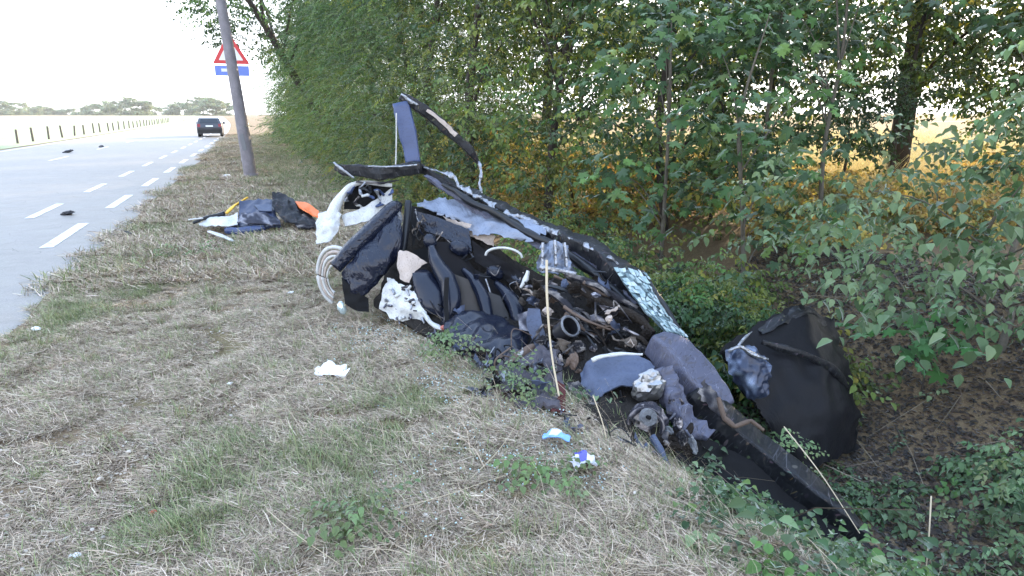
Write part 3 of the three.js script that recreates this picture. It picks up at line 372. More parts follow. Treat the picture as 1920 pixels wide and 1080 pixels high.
{ // warning sign with a small blue plate under it
  const c = [-9.794,3.81,-24.5], g = thing('warning_sign', 'red bordered triangular warning sign with blue plate behind lamp post', 'sign', null, [c[0], 0, c[2]], 0.3);
  const y = c[1], steel = M([0.4, 0.4, 0.42], 0.45, { metalness: 0.8 });
  mesh('post', put(new THREE.CylinderGeometry(0.038, 0.038, y + 0.45, 10), [0.03, (y + 0.45) / 2 - 0.1, -0.05]), steel, g);
  const tri = (w, rr) => { const s = new THREE.Shape(), h = w * 0.866, P = [[0, h * 2 / 3], [-w / 2, -h / 3], [w / 2, -h / 3]]; const cut = (a, b, k) => [a[0] + (b[0] - a[0]) * k, a[1] + (b[1] - a[1]) * k]; P.forEach((p, i) => { const q = P[(i + 2) % 3], n = P[(i + 1) % 3], a = cut(p, q, rr), b = cut(p, n, rr); i ? s.lineTo(...a) : s.moveTo(...a); s.quadraticCurveTo(p[0], p[1], ...b); }); s.closePath(); return s; };
  const plate = mesh('triangle_plate', put(new THREE.ExtrudeGeometry(tri(1.22, 0.07), { depth: 0.012, bevelEnabled: false }), [0, y, 0]), M([0.62, 0.03, 0.035], 0.4), g);
  mesh('white_field', put(new THREE.ExtrudeGeometry(tri(0.8, 0.05), { depth: 0.004, bevelEnabled: false }), [0, y - 0.0, 0.0125]), M([0.8, 0.8, 0.8], 0.4), plate);
  const blk = M([0.02, 0.02, 0.02], 0.5), sym = new THREE.Shape(); sym.moveTo(-0.045, 0.22); sym.lineTo(0.045, 0.22); sym.lineTo(0.025, -0.05); sym.lineTo(-0.025, -0.05); sym.closePath();
  mesh('symbol', put(new THREE.ExtrudeGeometry(sym, { depth: 0.003, bevelEnabled: false }), [0.1, y - 0.02, 0.017]), blk, plate);
  mesh('blue_plate', put(new THREE.BoxGeometry(1.12, 0.34, 0.014), [0, y - 0.58, 0.004]), M([0.14, 0.22, 0.62], 0.4), g);
  mesh('white_stripe', put(new THREE.BoxGeometry(0.5, 0.1, 0.004), [-0.1, y - 0.56, 0.0135]), M([0.75, 0.76, 0.8], 0.4), g); }
{ const p = [-22.983,0,-59.651], g = thing('marker_post', 'slim white reflector post on the verge behind lamp post', 'post', null, p);
  mesh('post', put(new THREE.BoxGeometry(0.16, 1.0, 0.1), [0, 0.45, 0]), M([0.78, 0.78, 0.78], 0.6), g); mesh('band', put(new THREE.BoxGeometry(0.166, 0.16, 0.106), [0, 0.78, 0]), M([0.05, 0.05, 0.05], 0.5), g); }

// dark hatchback driving off down the road
{
  const [cx, cz] = st(60, -3.3), g = thing('dark_car', 'dark hatchback car driving away along the road', 'car', null, [cx, 0.01, cz], 0.37);
  const paint = M([0.018, 0.018, 0.024], 0.3, { clearcoat: 0.8 }), glass = M([0.02, 0.025, 0.03], 0.08), black = M([0.012, 0.012, 0.013], 0.7);
  const prof = [[-2.0, 0.28], [-2.05, 0.62], [-1.98, 0.95], [-1.2, 1.02], [-0.5, 1.42], [0.9, 1.48], [1.6, 1.36], [1.95, 0.98], [2.08, 0.7], [2.06, 0.3]];
  const rows = prof.map(([z, y], i) => { const w = y > 1.1 ? 0.62 : y > 0.9 ? 0.84 : 0.89; return [[-w, y, z], [-w * 0.6, y + 0.03, z], [0, y + 0.04, z], [w * 0.6, y + 0.03, z], [w, y, z]]; });
  const sh = new THREE.Shape(prof.map(([z, y]) => new THREE.Vector2(z, y))); // side profile, tapered towards the roof
  const bg = new THREE.ExtrudeGeometry(sh, { depth: 1.7, bevelEnabled: true, bevelSize: 0.05, bevelThickness: 0.05, bevelSegments: 3 }), a = bg.attributes.position;
  for (let i = 0; i < a.count; i++) { const z = a.getX(i), y = a.getY(i), x = a.getZ(i) - 0.85; a.setXYZ(i, -x * (y > 0.95 ? 1 - 0.42 * (y - 0.95) : 1), y, z); } bg.computeVertexNormals();
  mesh('body', bg, paint, g);
  mesh('rear_window', sheet([[[-0.56, 1.36, 1.665], [0.56, 1.36, 1.665]], [[-0.68, 1.04, 1.975], [0.68, 1.04, 1.975]]], { th: 0.01 }), glass, g);
  for (const s of [-1, 1]) { const w = mesh('wheel', put(new THREE.CylinderGeometry(0.32, 0.32, 0.2, 20), [s * 0.8, 0.32, 1.3], [0, 0, Math.PI / 2]), black, g); mesh('rim', put(new THREE.CylinderGeometry(0.2, 0.2, 0.21, 14), [s * 0.805, 0.32, 1.3], [0, 0, Math.PI / 2]), M([0.4, 0.4, 0.42], 0.4, { metalness: 0.7 }), w); mesh('wheel', put(new THREE.CylinderGeometry(0.32, 0.32, 0.2, 20), [s * 0.8, 0.32, -1.3], [0, 0, Math.PI / 2]), black, g);
    mesh('tail_lamp', put(new THREE.BoxGeometry(0.2, 0.24, 0.05), [s * 0.74, 0.86, 2.06], [-0.3, 0, 0]), M([0.25, 0.015, 0.02], 0.25), g); mesh('mirror', put(new THREE.SphereGeometry(0.1, 10, 8), [s * 0.98, 1.02, -0.7], [0, 0, 0], [1, 0.8, 0.6]), paint, g); }
  mesh('bumper', put(new THREE.BoxGeometry(1.66, 0.22, 0.1), [0, 0.44, 2.09]), black, g);
  mesh('number_plate', put(new THREE.BoxGeometry(0.52, 0.12, 0.015), [0, 0.82, 2.125], [-0.15, 0, 0]), M([0.75, 0.75, 0.72], 0.4), g);
}
// post and wire fence across the road
{
  const f = thing('field_fence', 'low post and wire fence across the road', 'fence', null), post = new THREE.CylinderGeometry(0.06, 0.07, 0.95, 8), m = M([0.13, 0.11, 0.09], 0.9, { map: txSpeck }), r = rng(41), pts = [];
  for (let k = 0; k < 34; k++) { const s = 30 + 3.6 * k + 1.1 * (r() - 0.5), [x, z] = st(s, -13.1 + bend(s)), y = groundY(x, z); const p = mesh('post', post, m, f); p.position.set(x, y + 0.3 + 0.15 * r(), z); p.rotation.set((r() - 0.5) * 0.12, r() * 3, (r() - 0.5) * 0.12); pts.push([x, y + 0.72, z]); }
  for (const d of [0, 0.35]) mesh('wire', loft(pts.map((p) => [p[0], p[1] - d, p[2]]), [0.008], { ring: 4, seg: 1, straight: true, box: 0 }), M([0.2, 0.2, 0.2], 0.6, { metalness: 0.6 }), f);
}
// far trees across the fields
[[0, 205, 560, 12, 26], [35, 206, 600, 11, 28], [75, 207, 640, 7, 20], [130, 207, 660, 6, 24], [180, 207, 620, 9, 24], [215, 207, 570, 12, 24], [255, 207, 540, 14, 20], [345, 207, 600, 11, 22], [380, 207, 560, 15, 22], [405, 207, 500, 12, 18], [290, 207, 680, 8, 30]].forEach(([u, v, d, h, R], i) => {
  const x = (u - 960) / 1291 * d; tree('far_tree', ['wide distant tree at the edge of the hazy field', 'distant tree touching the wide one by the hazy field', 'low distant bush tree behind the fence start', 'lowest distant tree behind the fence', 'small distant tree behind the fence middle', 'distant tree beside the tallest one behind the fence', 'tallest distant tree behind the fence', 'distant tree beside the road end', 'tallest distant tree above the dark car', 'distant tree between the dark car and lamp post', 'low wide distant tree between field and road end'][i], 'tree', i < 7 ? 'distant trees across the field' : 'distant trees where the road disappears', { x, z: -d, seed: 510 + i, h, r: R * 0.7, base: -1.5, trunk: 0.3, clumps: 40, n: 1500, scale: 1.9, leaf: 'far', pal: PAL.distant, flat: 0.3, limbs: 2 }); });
// dark crumbs of wreckage on the road
MAT.crumb = M([0.03, 0.028, 0.03], 0.6);
[[127, 402, 0.09, 'small black fragment lying beside the nearer lane dashes'], [127, 286, 0.16, 'black fragment lying far out on the road'], [190, 276, 0.12, 'smallest black fragment out on the road'], [268, 388, 0.05, 'tiny black fragment on the asphalt edge']].forEach(([u, v, s, lab], i) => { const p = [[-8.113,0.01,-12.117], [-20.832,0.01,-31.849], [-22.265,0.01,-36.898], [-7.276,0.01,-13.119]][i]; tag(mesh('road_fragment', lump([p[0], 0.01 + s * 0.3, p[2]], [s * 1.4, s * 0.4, s], [0.1, i, 0.2], 0.5, 2.5, i), MAT.crumb), lab, 'fragment', 'fragments on the road'); });

// ---------- wreck materials ----------
MAT.blackTrim = M([0.012, 0.013, 0.016], 0.3, { physical: true, specularIntensity: 0.7, bumpMap: txGrain, bumpScale: 0.0006 });
MAT.vinyl = M([0.008, 0.011, 0.024], 0.26, { physical: true, specularIntensity: 0.9, bumpMap: txBump, bumpScale: 0.02 });
MAT.seat = M([0.008, 0.011, 0.023], 0.24, { physical: true, specularIntensity: 0.85, bumpMap: txGrain, bumpScale: 0.0008 });
MAT.dead = M([0.012, 0.012, 0.013], 0.75, { physical: true, specularIntensity: 0.2, bumpMap: txGrain, bumpScale: 0.001 }); // near-black for carpet and rubber, also the dark void under the sill
MAT.seatFabric = M([0.014, 0.013, 0.014], 0.9, { physical: true, specularIntensity: 0.2, bumpMap: txGrain, bumpScale: 0.002 });
MAT.worn = M([0.68, 0.71, 0.8], 0.42, { physical: true, specularIntensity: 0.5, map: txWorn, bumpMap: txWorn, bumpScale: 0.004 });
MAT.scuffed = M([1, 1, 1], 0.42, { physical: true, specularIntensity: 0.6, map: txScratch, bumpMap: txBump, bumpScale: 0.01 });
MAT.dusty = M([0.95, 0.92, 0.92], 0.75, { physical: true, specularIntensity: 0.4, map: txDust, bumpMap: txBump, bumpScale: 0.014 });
MAT.dustyBlue = M([1.25, 1.35, 1.65], 0.6, { physical: true, specularIntensity: 0.5, map: txDust, bumpMap: txBump, bumpScale: 0.008 });
MAT.bluePaint = M([0.05, 0.08, 0.19], 0.33, { map: txSpeck });
MAT.greyBlue = M([0.085, 0.105, 0.165], 0.42, { physical: true, specularIntensity: 0.5, map: txSpeck, bumpMap: txBump, bumpScale: 0.006 });
MAT.silver = M([0.42, 0.43, 0.46], 0.42, { metalness: 0.85, map: txSpeck, bumpMap: txBump, bumpScale: 0.03 });
MAT.sheetMetal = M([0.24, 0.27, 0.34], 0.4, { metalness: 0.5, map: txSpeck, bumpMap: txBump, bumpScale: 0.006 });
MAT.white = M([0.66, 0.66, 0.64], 0.5, { map: txSpeck });
MAT.foam = M([0.55, 0.46, 0.4], 0.9, { map: txSpeck });
MAT.soilDark = M([0.03, 0.024, 0.02], 0.95, { physical: true, specularIntensity: 0.2, map: txSpeck, bumpMap: txBump, bumpScale: 0.03 });
MAT.cast = M([0.17, 0.165, 0.18], 0.6, { physical: true, specularIntensity: 0.5, metalness: 0.3, map: txDust, bumpMap: txBump, bumpScale: 0.016 });
MAT.cast.color.setRGB(1.6, 1.55, 1.65);
MAT.rust = M([0.14, 0.095, 0.07], 0.85, { map: txSpeck });
MAT.redCloth = M([0.07, 0.013, 0.012], 0.9);
MAT.foil = M([0.42, 0.42, 0.43], 0.35, { metalness: 0.9, map: txSpeck });
const faceted = (g) => { const n = g.index ? g.toNonIndexed() : g; n.computeVertexNormals(); return n; };
MAT.floorFiller = M([0.03, 0.026, 0.023], 0.9, { physical: true, specularIntensity: 0.2, map: txSpeck, bumpMap: txBump, bumpScale: 0.03 });
MAT.dirt = M([0.13, 0.105, 0.085], 0.95, { map: txSpeck, bumpMap: txBump, bumpScale: 0.03 });
MAT.stalk = M([0.5, 0.41, 0.28], 0.8);

// ---------- the wreck ----------
const wreckBase = [-0.2, 0, -4.9];
const W = thing('car_wreck', 'crushed dark car wreck torn open along the ditch bank', 'car wreck', null, wreckBase);
const wp = (name, geo, mat, parent = W, label) => { const m = mesh(name, geo, mat, parent); if (parent === W) m.position.set(-wreckBase[0], -wreckBase[1], -wreckBase[2]); if (label) m.userData.label = label; return m; };
// crumpled floor sheet, added as dark filler so nothing shows through the parts
wp('floor_filler', sheet([[[-1.026,0.843,-6.55], [-0.411,0.707,-6.35], [0.191,0.416,-5.8], [0.713,0.429,-5.4], [1.042,0.345,-4.9]], [[-1.158,0.466,-6.3], [-0.541,0.239,-5.95], [0.111,0.111,-5.3], [0.582,0.139,-4.75], [0.994,0.103,-4.4]], [[-1.233,0.088,-5.8], [-0.524,0.002,-4.95], [-0.035,-0.01,-4.02], [0.406,-0.033,-3.72], [0.893,-0.103,-3.55]]], { th: 0.03, sub: 12, crumple: 0.05, freq: 7 }), MAT.floorFiller, W, 'dark crumpled floor filler');
wp('headliner', sheet([[[-1,0.929,-6.5], [-0.52,0.795,-6.45], [0.122,0.415,-5.95]], [[-0.95,0.519,-6.3], [-0.404,0.395,-6.15], [0.192,0.253,-5.8]], [[-0.847,0.123,-6], [-0.337,-0.008,-5.75], [0.185,-0.026,-5.5]]], { th: 0.01, sub: 6, crumple: 0.02 }), MAT.dead);
// raised and bent window frame
wp('roof_rail', loft([[-0.906,1.285,-6.75], [-0.577,1.099,-6.6], [-0.153,0.893,-6.35], [0.383,0.712,-5.9], [0.742,0.608,-5.5], [0.992,0.44,-5.1], [1.115,0.318,-4.85]], [[0.045, 0.04], [0.06, 0.06], [0.075, 0.085], [0.08, 0.1], [0.09, 0.11], [0.09, 0.08], [0.05, 0.04]], { crumple: 0.045, freq: 9, ring: 20, seg: 12, box: 0.92 }), MAT.scuffed, W, 'scraped black roof rail');
wp('rail_flange', sheet([[[-0.836,1.224,-6.6], [-0.301,0.947,-6.25], [0.282,0.726,-5.8], [0.747,0.555,-5.35], [1.023,0.324,-4.9]], [[-0.825,1.164,-6.58], [-0.327,0.877,-6.25], [0.236,0.639,-5.8], [0.698,0.467,-5.36], [0.972,0.262,-4.92]]], { th: 0.006, sub: 12, crumple: 0.035, freq: 14, ragged: 0.02 }), MAT.worn);
wp('roof_trim', loft([[-0.862,1.295,-6.62], [-0.633,1.218,-6.55], [-0.408,1.06,-6.4], [-0.1,0.904,-6.2], [0.24,0.81,-5.95], [0.551,0.735,-5.65], [0.86,0.627,-5.25]], [[0.01, 0.012], [0.016, 0.012], [0.02, 0.014], [0.024, 0.016], [0.03, 0.02], [0.022, 0.016], [0.01, 0.008]], { crumple: 0.06, freq: 19, ring: 9, seg: 16, box: 0.2 }), MAT.silver, W, 'crinkled silver trim strip');
wp('roof_edge', loft([[-0.666,1.141,-6.45], [-0.298,0.969,-6.2], [0.19,0.755,-5.85], [0.62,0.566,-5.4], [0.983,0.303,-4.9]], [0.02, 0.035, 0.04, 0.04, 0.02], { crumple: 0.03, freq: 12 }), MAT.blackTrim);
wp('window_pillar', loft([[-1.103,1.902,-6.85], [-1.043,1.615,-6.83], [-0.982,1.291,-6.8]], [[0.085, 0.035], [0.088, 0.04], [0.07, 0.035]], { box: 0.8, ring: 16, up: [0, 0, 1], crumple: 0.012 }), MAT.bluePaint, W, 'blue grey painted window pillar standing upright');
wp('window_frame', loft([[-1.1,1.973,-6.85], [-0.906,1.846,-6.9], [-0.676,1.654,-6.95], [-0.482,1.482,-7], [-0.345,1.3,-7.05]], [[0.04, 0.035], [0.055, 0.055], [0.055, 0.055], [0.048, 0.045], [0.025, 0.02]], { crumple: 0.022, freq: 12, box: 0.9, ring: 16, seg: 9 }), MAT.scuffed);
wp('bare_patch', sheet([[[-0.835,1.846,-6.84], [-0.653,1.702,-6.89], [-0.55,1.602,-6.92]], [[-0.85,1.82,-6.83], [-0.674,1.665,-6.88], [-0.583,1.57,-6.91]]], { th: 0.004, crumple: 0.004, freq: 20, ragged: 0.012 }), MAT.foam);
wp('bare_tip', loft([[-1.087,1.982,-6.8], [-0.998,1.912,-6.82], [-0.924,1.871,-6.84]], [0.012, 0.02, 0.006], { crumple: 0.01, freq: 30 }), MAT.silver);
wp('torn_seal', loft([[-0.342,1.315,-7], [-0.317,1.203,-6.9], [-0.332,1.1,-6.85], [-0.304,1.013,-6.8]], [0.008, 0.018, 0.01, 0.012], { crumple: 0.02, freq: 24 }), MAT.silver);
wp('cable', loft([[-1.125,1.8,-6.7], [-1.136,1.547,-6.7], [-1.153,1.288,-6.7]], [0.007], { ring: 6, box: 0 }), MAT.white);
const arm = wp('bent_arm', loft([[-1.719,1.301,-6.6], [-1.602,1.267,-6.58], [-1.399,1.244,-6.55], [-1.148,1.245,-6.6], [-0.91,1.268,-6.7]], [[0.03, 0.03], [0.055, 0.055], [0.06, 0.06], [0.06, 0.062], [0.06, 0.055]], { crumple: 0.03, freq: 10, ring: 18, box: 0.9, seg: 10 }), MAT.scuffed);
wp('chrome_strip', loft([[-1.716,1.343,-6.52], [-1.643,1.283,-6.5], [-1.57,1.223,-6.5], [-1.525,1.197,-6.5]], [0.008, 0.012, 0.01, 0.006], { crumple: 0.008, freq: 30 }), MAT.silver);
wp('chrome_strip', loft([[-1.385,1.304,-6.5], [-1.129,1.304,-6.5], [-0.92,1.315,-6.55]], [0.006, 0.01, 0.007], { crumple: 0.006, freq: 30 }), MAT.silver);
wp('seal_strip', loft([[-1.507,1.161,-6.5], [-1.316,1.146,-6.5], [-1.102,1.172,-6.55]], [0.008, 0.011, 0.007], { crumple: 0.01, freq: 20 }), MAT.dusty);
// torn roof skin
wp('roof_skin', sheet([[[-0.926,0.955,-6.5], [-0.675,0.986,-6.5], [-0.356,0.954,-6.35], [0,0.889,-6.1], [0.331,0.803,-5.85]], [[-0.824,0.903,-6.42], [-0.587,0.872,-6.35], [-0.324,0.844,-6.2], [-0.048,0.807,-6], [0.258,0.764,-5.8]], [[-0.741,0.871,-6.36], [-0.518,0.818,-6.3], [-0.356,0.72,-6.1], [-0.121,0.722,-5.98], [0.165,0.707,-5.8]]], { th: 0.004, sub: 9, crumple: 0.02, freq: 6, ragged: 0.03 }), MAT.sheetMetal, W, 'torn flap of pale metal roof skin');
wp('torn_lining', sheet([[[-0.652,0.844,-6.33], [-0.4,0.794,-6.2], [-0.147,0.709,-6.05]], [[-0.569,0.777,-6.3], [-0.349,0.671,-6.15], [-0.172,0.609,-6.05]]], { th: 0.006, sub: 8, crumple: 0.02, freq: 12, ragged: 0.025 }), MAT.foam);
// white front structure
const arch = (pts, r, m = MAT.white, name = 'white_frame') => wp(name, loft(pts, r, { crumple: 0.012, freq: 14 }), m);
arch([[-1.825,0.603,-6.35], [-1.74,0.839,-6.4], [-1.66,1.027,-6.5], [-1.519,1.136,-6.55], [-1.18,1.115,-6.6]], [[0.05, 0.045], [0.065, 0.05], [0.045, 0.035], [0.03, 0.025], [0.02, 0.02]]);
wp('inner_panel', sheet([[[-1.66,0.832,-6.45], [-1.433,0.913,-6.5], [-1.191,1.083,-6.65]], [[-1.613,0.735,-6.4], [-1.397,0.784,-6.42], [-1.183,0.869,-6.55]]], { th: 0.02, sub: 8, crumple: 0.03, freq: 12 }), MAT.white);
wp('lamp_housing', sheet([[[-1.632,1.097,-6.62], [-1.427,1.12,-6.65], [-1.199,1.099,-6.7]], [[-1.668,0.878,-6.6], [-1.434,0.875,-6.62], [-1.225,0.909,-6.65]]], { th: 0.03, sub: 6, crumple: 0.03, freq: 14 }), MAT.dead);
{ const r = rng(61); for (let k = 0; k < 16; k++) { const P = [[-1.581,1.048,-6.5], [-1.474,1.1,-6.5], [-1.396,1.03,-6.48], [-1.32,1.079,-6.5], [-1.515,0.937,-6.48], [-1.289,0.965,-6.5], [-1.197,1.025,-6.52], [-1.612,0.965,-6.5]], a = P[r() * P.length | 0]; const b = a.map((c) => c + (r() - 0.5) * 0.22); wp('bracket', loft([a, a.map((c, i) => (c + b[i]) / 2 + (r() - 0.5) * 0.05), b], [[0.012 + r() * 0.02, 0.008], [0.02 * r() + 0.01, 0.012], 0.008], { crumple: 0.01, freq: 30, seed: k }), [MAT.white, MAT.silver, MAT.dusty, MAT.blackTrim, MAT.bluePaint][r() * 5 | 0]); } }
wp('white_cover', sheet([[[-1.862,0.855,-6.4], [-1.762,0.893,-6.42], [-1.646,0.855,-6.4]], [[-1.869,0.733,-6.32], [-1.75,0.757,-6.3], [-1.666,0.723,-6.32]], [[-1.84,0.591,-6.25], [-1.759,0.607,-6.22], [-1.715,0.632,-6.25]]], { th: 0.02, sub: 7, crumple: 0.035, freq: 10, ragged: 0.015 }), MAT.white);
// nested white hoops (inflator hose) beside the seat
for (let k = 0; k < 5; k++) { const R = 0.272 - 0.034 * k, pts = []; for (let a = 0; a <= 10; a++) { const th = 1.15 + a / 10 * 3.2; pts.push([-1.62 + Math.cos(th) * R * 0.72 + k * 0.006, 0.33 + Math.sin(th) * R * 1.02, -6.02 + 0.03 * k + Math.cos(th) * 0.05]); } wp('white_hoop', loft(pts, [0.017 - 0.002 * k], { ring: 8, seg: 3, box: 0.2, crumple: 0.01, freq: 10, seed: k }), k % 2 ? MAT.foam : MAT.white, W); }
// front seat back, lying forward: padded roll and wrinkled panel
wp('padded_roll', loft([[-1.558,0.483,-5.72], [-1.397,0.659,-5.8], [-1.223,0.829,-5.92], [-1.057,0.974,-6.05], [-1.016,0.987,-6.1]], [[0.055, 0.06], [0.07, 0.07], [0.07, 0.07], [0.055, 0.06], [0.02, 0.02]], { box: 0.35, ring: 14, seg: 10, crumple: 0.006 }), MAT.vinyl);
wp('door_panel', sheet([[[-1.495,0.445,-5.68], [-1.287,0.674,-5.82], [-1.005,0.94,-6.02]], [[-1.448,0.296,-5.64], [-1.194,0.541,-5.72], [-0.996,0.781,-5.92]], [[-1.375,0.179,-5.66], [-1.144,0.401,-5.74], [-1.014,0.569,-5.86]]], { th: 0.03, sub: 12, puff: 0.035, crumple: 0.035, freq: 7.5 }), MAT.vinyl, W, 'wrinkled black vinyl door panel');
wp('black_skirt', sheet([[[-1.482,0.411,-5.66], [-1.359,0.301,-5.62], [-1.269,0.218,-5.66]], [[-1.459,0.18,-5.62], [-1.364,0.128,-5.6], [-1.258,0.107,-5.62]]], { th: 0.02, sub: 7, crumple: 0.02, freq: 9 }), MAT.dead);
wp('door_post', loft([[-0.954,1.015,-6.15], [-0.966,0.818,-6.05], [-0.984,0.596,-5.92], [-1.008,0.463,-5.85]], [[0.03, 0.03], [0.03, 0.04], [0.025, 0.04], [0.02, 0.02]], { box: 0.6 }), MAT.blackTrim);
wp('latch', lump([-1.011,0.888,-5.98], [0.02, 0.05, 0.02], [0, 0, 0.1], 0.4, 3, 5), MAT.silver);
wp('foam_block', sheet([[[-0.979,0.646,-5.72], [-0.871,0.626,-5.68], [-0.742,0.545,-5.66]], [[-0.993,0.507,-5.66], [-0.896,0.469,-5.62], [-0.834,0.483,-5.64]], [[-0.964,0.402,-5.62], [-0.924,0.388,-5.6], [-0.887,0.378,-5.6]]], { th: 0.03, sub: 5, crumple: 0.012, freq: 14, ragged: 0.012 }), MAT.foam, W, 'pale pink foam block');
{ const tray = wp('white_tray', sheet([[[-1.093,0.396,-5.72], [-0.948,0.354,-5.6], [-0.766,0.3,-5.5]], [[-1.138,0.253,-5.62], [-0.949,0.221,-5.48], [-0.724,0.181,-5.42]], [[-1.154,0.143,-5.58], [-0.938,0.074,-5.46], [-0.745,0.087,-5.42]]], { th: 0.014, sub: 9, crumple: 0.03, freq: 9, ragged: 0.02 }), MAT.white, W, 'cracked white plastic tray');
  const r = rng(62); const P = [[-1.026,0.312,-5.58], [-0.9,0.271,-5.47], [-0.835,0.228,-5.42], [-0.986,0.167,-5.5], [-0.881,0.141,-5.43], [-0.79,0.15,-5.4], [-1.073,0.207,-5.56], [-0.928,0.328,-5.52], [-0.959,0.122,-5.46], [-0.805,0.286,-5.45]]; P.slice(0, 4).forEach((p, k) => mesh('slot', lump(p, [0.02, 0.007, 0.014], [0, 0, -0.4], 0.2, 3, k, 1), MAT.dusty, tray)); 
  for (let k = 0; k < 34; k++) { const a = P[r() * P.length | 0].map((c) => c + (r() - 0.5) * 0.06); mesh('rib', loft([a, a.map((c) => c + (r() - 0.5) * 0.12)], [0.006 + 0.008 * r()], { seg: 2, ring: 6 }), [MAT.white, MAT.white, MAT.silver, MAT.dusty, MAT.dustyBlue][k % 5], tray); } }
wp('white_bar', loft([[-0.757,0.173,-5.4], [-0.676,0.111,-5.3], [-0.56,0.065,-5.2]], [[0.012, 0.016], [0.018, 0.016], [0.022, 0.02]], { crumple: 0.012, freq: 20 }), MAT.white);
wp('clip', lump([-0.559,0.101,-5.2], [0.03, 0.02, 0.02], [0, 0, 0], 0.3, 2, 7), M([0.5, 0.16, 0.12], 0.6));
// seats
const seat1 = wp('seat', sheet([[[-0.716,0.664,-5.95], [-0.537,0.619,-6], [-0.363,0.427,-5.9]], [[-0.654,0.389,-5.75], [-0.427,0.34,-5.75], [-0.258,0.22,-5.65]], [[-0.645,0.071,-5.5], [-0.415,0.047,-5.5], [-0.206,0.015,-5.45]]], { th: 0.05, sub: 8, puff: 0.02 }), MAT.seatFabric, W, 'black front seat backrest');
const seatPad = (name, geo, parent) => mesh(name, geo, MAT.seat, parent);
seatPad('side_bolster', loft([[-0.708,0.674,-5.72], [-0.653,0.554,-5.62], [-0.555,0.422,-5.52], [-0.505,0.261,-5.42], [-0.539,0.115,-5.36], [-0.604,0.03,-5.36]], [[0.03, 0.03], [0.06, 0.06], [0.075, 0.075], [0.078, 0.078], [0.06, 0.06], [0.03, 0.03]], { box: 0.2, ring: 16, seg: 9, crumple: 0.012, freq: 7 }), seat1);
seatPad('headrest', lump([-0.733,0.695,-5.86], [0.06, 0.07, 0.05], [0, 0, 0.3], 0.12, 1.5, 2), seat1);
seatPad('lap_cushion', sheet([[[-0.869,0.459,-5.62], [-0.747,0.464,-5.68], [-0.638,0.378,-5.6]], [[-0.835,0.323,-5.54], [-0.708,0.328,-5.52], [-0.583,0.268,-5.48]], [[-0.766,0.155,-5.46], [-0.67,0.144,-5.42], [-0.578,0.121,-5.4]]], { th: 0.04, sub: 7, puff: 0.04, crumple: 0.012 }), seat1);
const seat2 = wp('seat', sheet([[[-0.363,0.427,-5.9], [-0.144,0.328,-5.8], [0,0.231,-5.7]], [[-0.258,0.22,-5.65], [-0.069,0.152,-5.55], [0.069,0.095,-5.5]], [[-0.206,0.015,-5.45], [-0.045,0,-5.35], [0.089,-0.006,-5.3]]], { th: 0.05, sub: 8, puff: 0.03 }), MAT.seatFabric, W, 'black second seat backrest');
seatPad('side_bolster', loft([[-0.432,0.469,-5.72], [-0.324,0.378,-5.6], [-0.237,0.244,-5.48], [-0.207,0.118,-5.38], [-0.234,0.018,-5.34]], [[0.02, 0.02], [0.045, 0.05], [0.058, 0.06], [0.05, 0.055], [0.02, 0.03]], { box: 0.2, ring: 14, seg: 9, crumple: 0.01, freq: 7 }), seat2);
seatPad('side_bolster', loft([[-0.14,0.366,-5.65], [-0.009,0.268,-5.48], [0.054,0.145,-5.34], [0.027,0.024,-5.28]], [[0.025, 0.025], [0.06, 0.06], [0.062, 0.06], [0.03, 0.035]], { box: 0.2, ring: 14, seg: 9, crumple: 0.012, freq: 7 }), seat2);
wp('door_trim', sheet([[[-0.921,0.89,-6.3], [-0.674,0.836,-6.25], [-0.398,0.742,-6.15]], [[-0.872,0.733,-6.2], [-0.638,0.671,-6.15], [-0.362,0.56,-6]]], { th: 0.02, sub: 8, crumple: 0.03, freq: 7 }), MAT.vinyl);
wp('door_trim', sheet([[[-0.364,0.659,-6.05], [-0.145,0.541,-5.9], [0.117,0.426,-5.7]], [[-0.33,0.487,-5.92], [-0.143,0.397,-5.8], [0.07,0.316,-5.62]]], { th: 0.02, sub: 8, crumple: 0.035, freq: 8 }), MAT.seatFabric);
wp('headrest', lump([-0.473,0.615,-5.92], [0.1, 0.07, 0.06], [0, 0, -0.5], 0.15, 1.6, 3), MAT.seat); wp('headrest', lump([-0.151,0.435,-5.72], [0.08, 0.06, 0.05], [0, 0, -0.6], 0.15, 1.6, 6), MAT.seat);
wp('seat_insert', sheet([[[-0.503,0.435,-5.66], [-0.348,0.383,-5.62]], [[-0.448,0.262,-5.5], [-0.283,0.211,-5.48]], [[-0.458,0.115,-5.36], [-0.26,0.093,-5.34]]], { th: 0.02, sub: 7, puff: 0.02, crumple: 0.012 }), M([0.045, 0.038, 0.033], 0.9, { bumpMap: txGrain, bumpScale: 0.002 }));
wp('seat_insert', sheet([[[-0.253,0.32,-5.55], [-0.1,0.281,-5.5]], [[-0.181,0.144,-5.42], [-0.022,0.134,-5.36]], [[-0.18,0.037,-5.34], [-0.036,0.031,-5.3]]], { th: 0.02, sub: 7, puff: 0.02, crumple: 0.012 }), M([0.03, 0.028, 0.028], 0.9, { bumpMap: txGrain, bumpScale: 0.002 }));
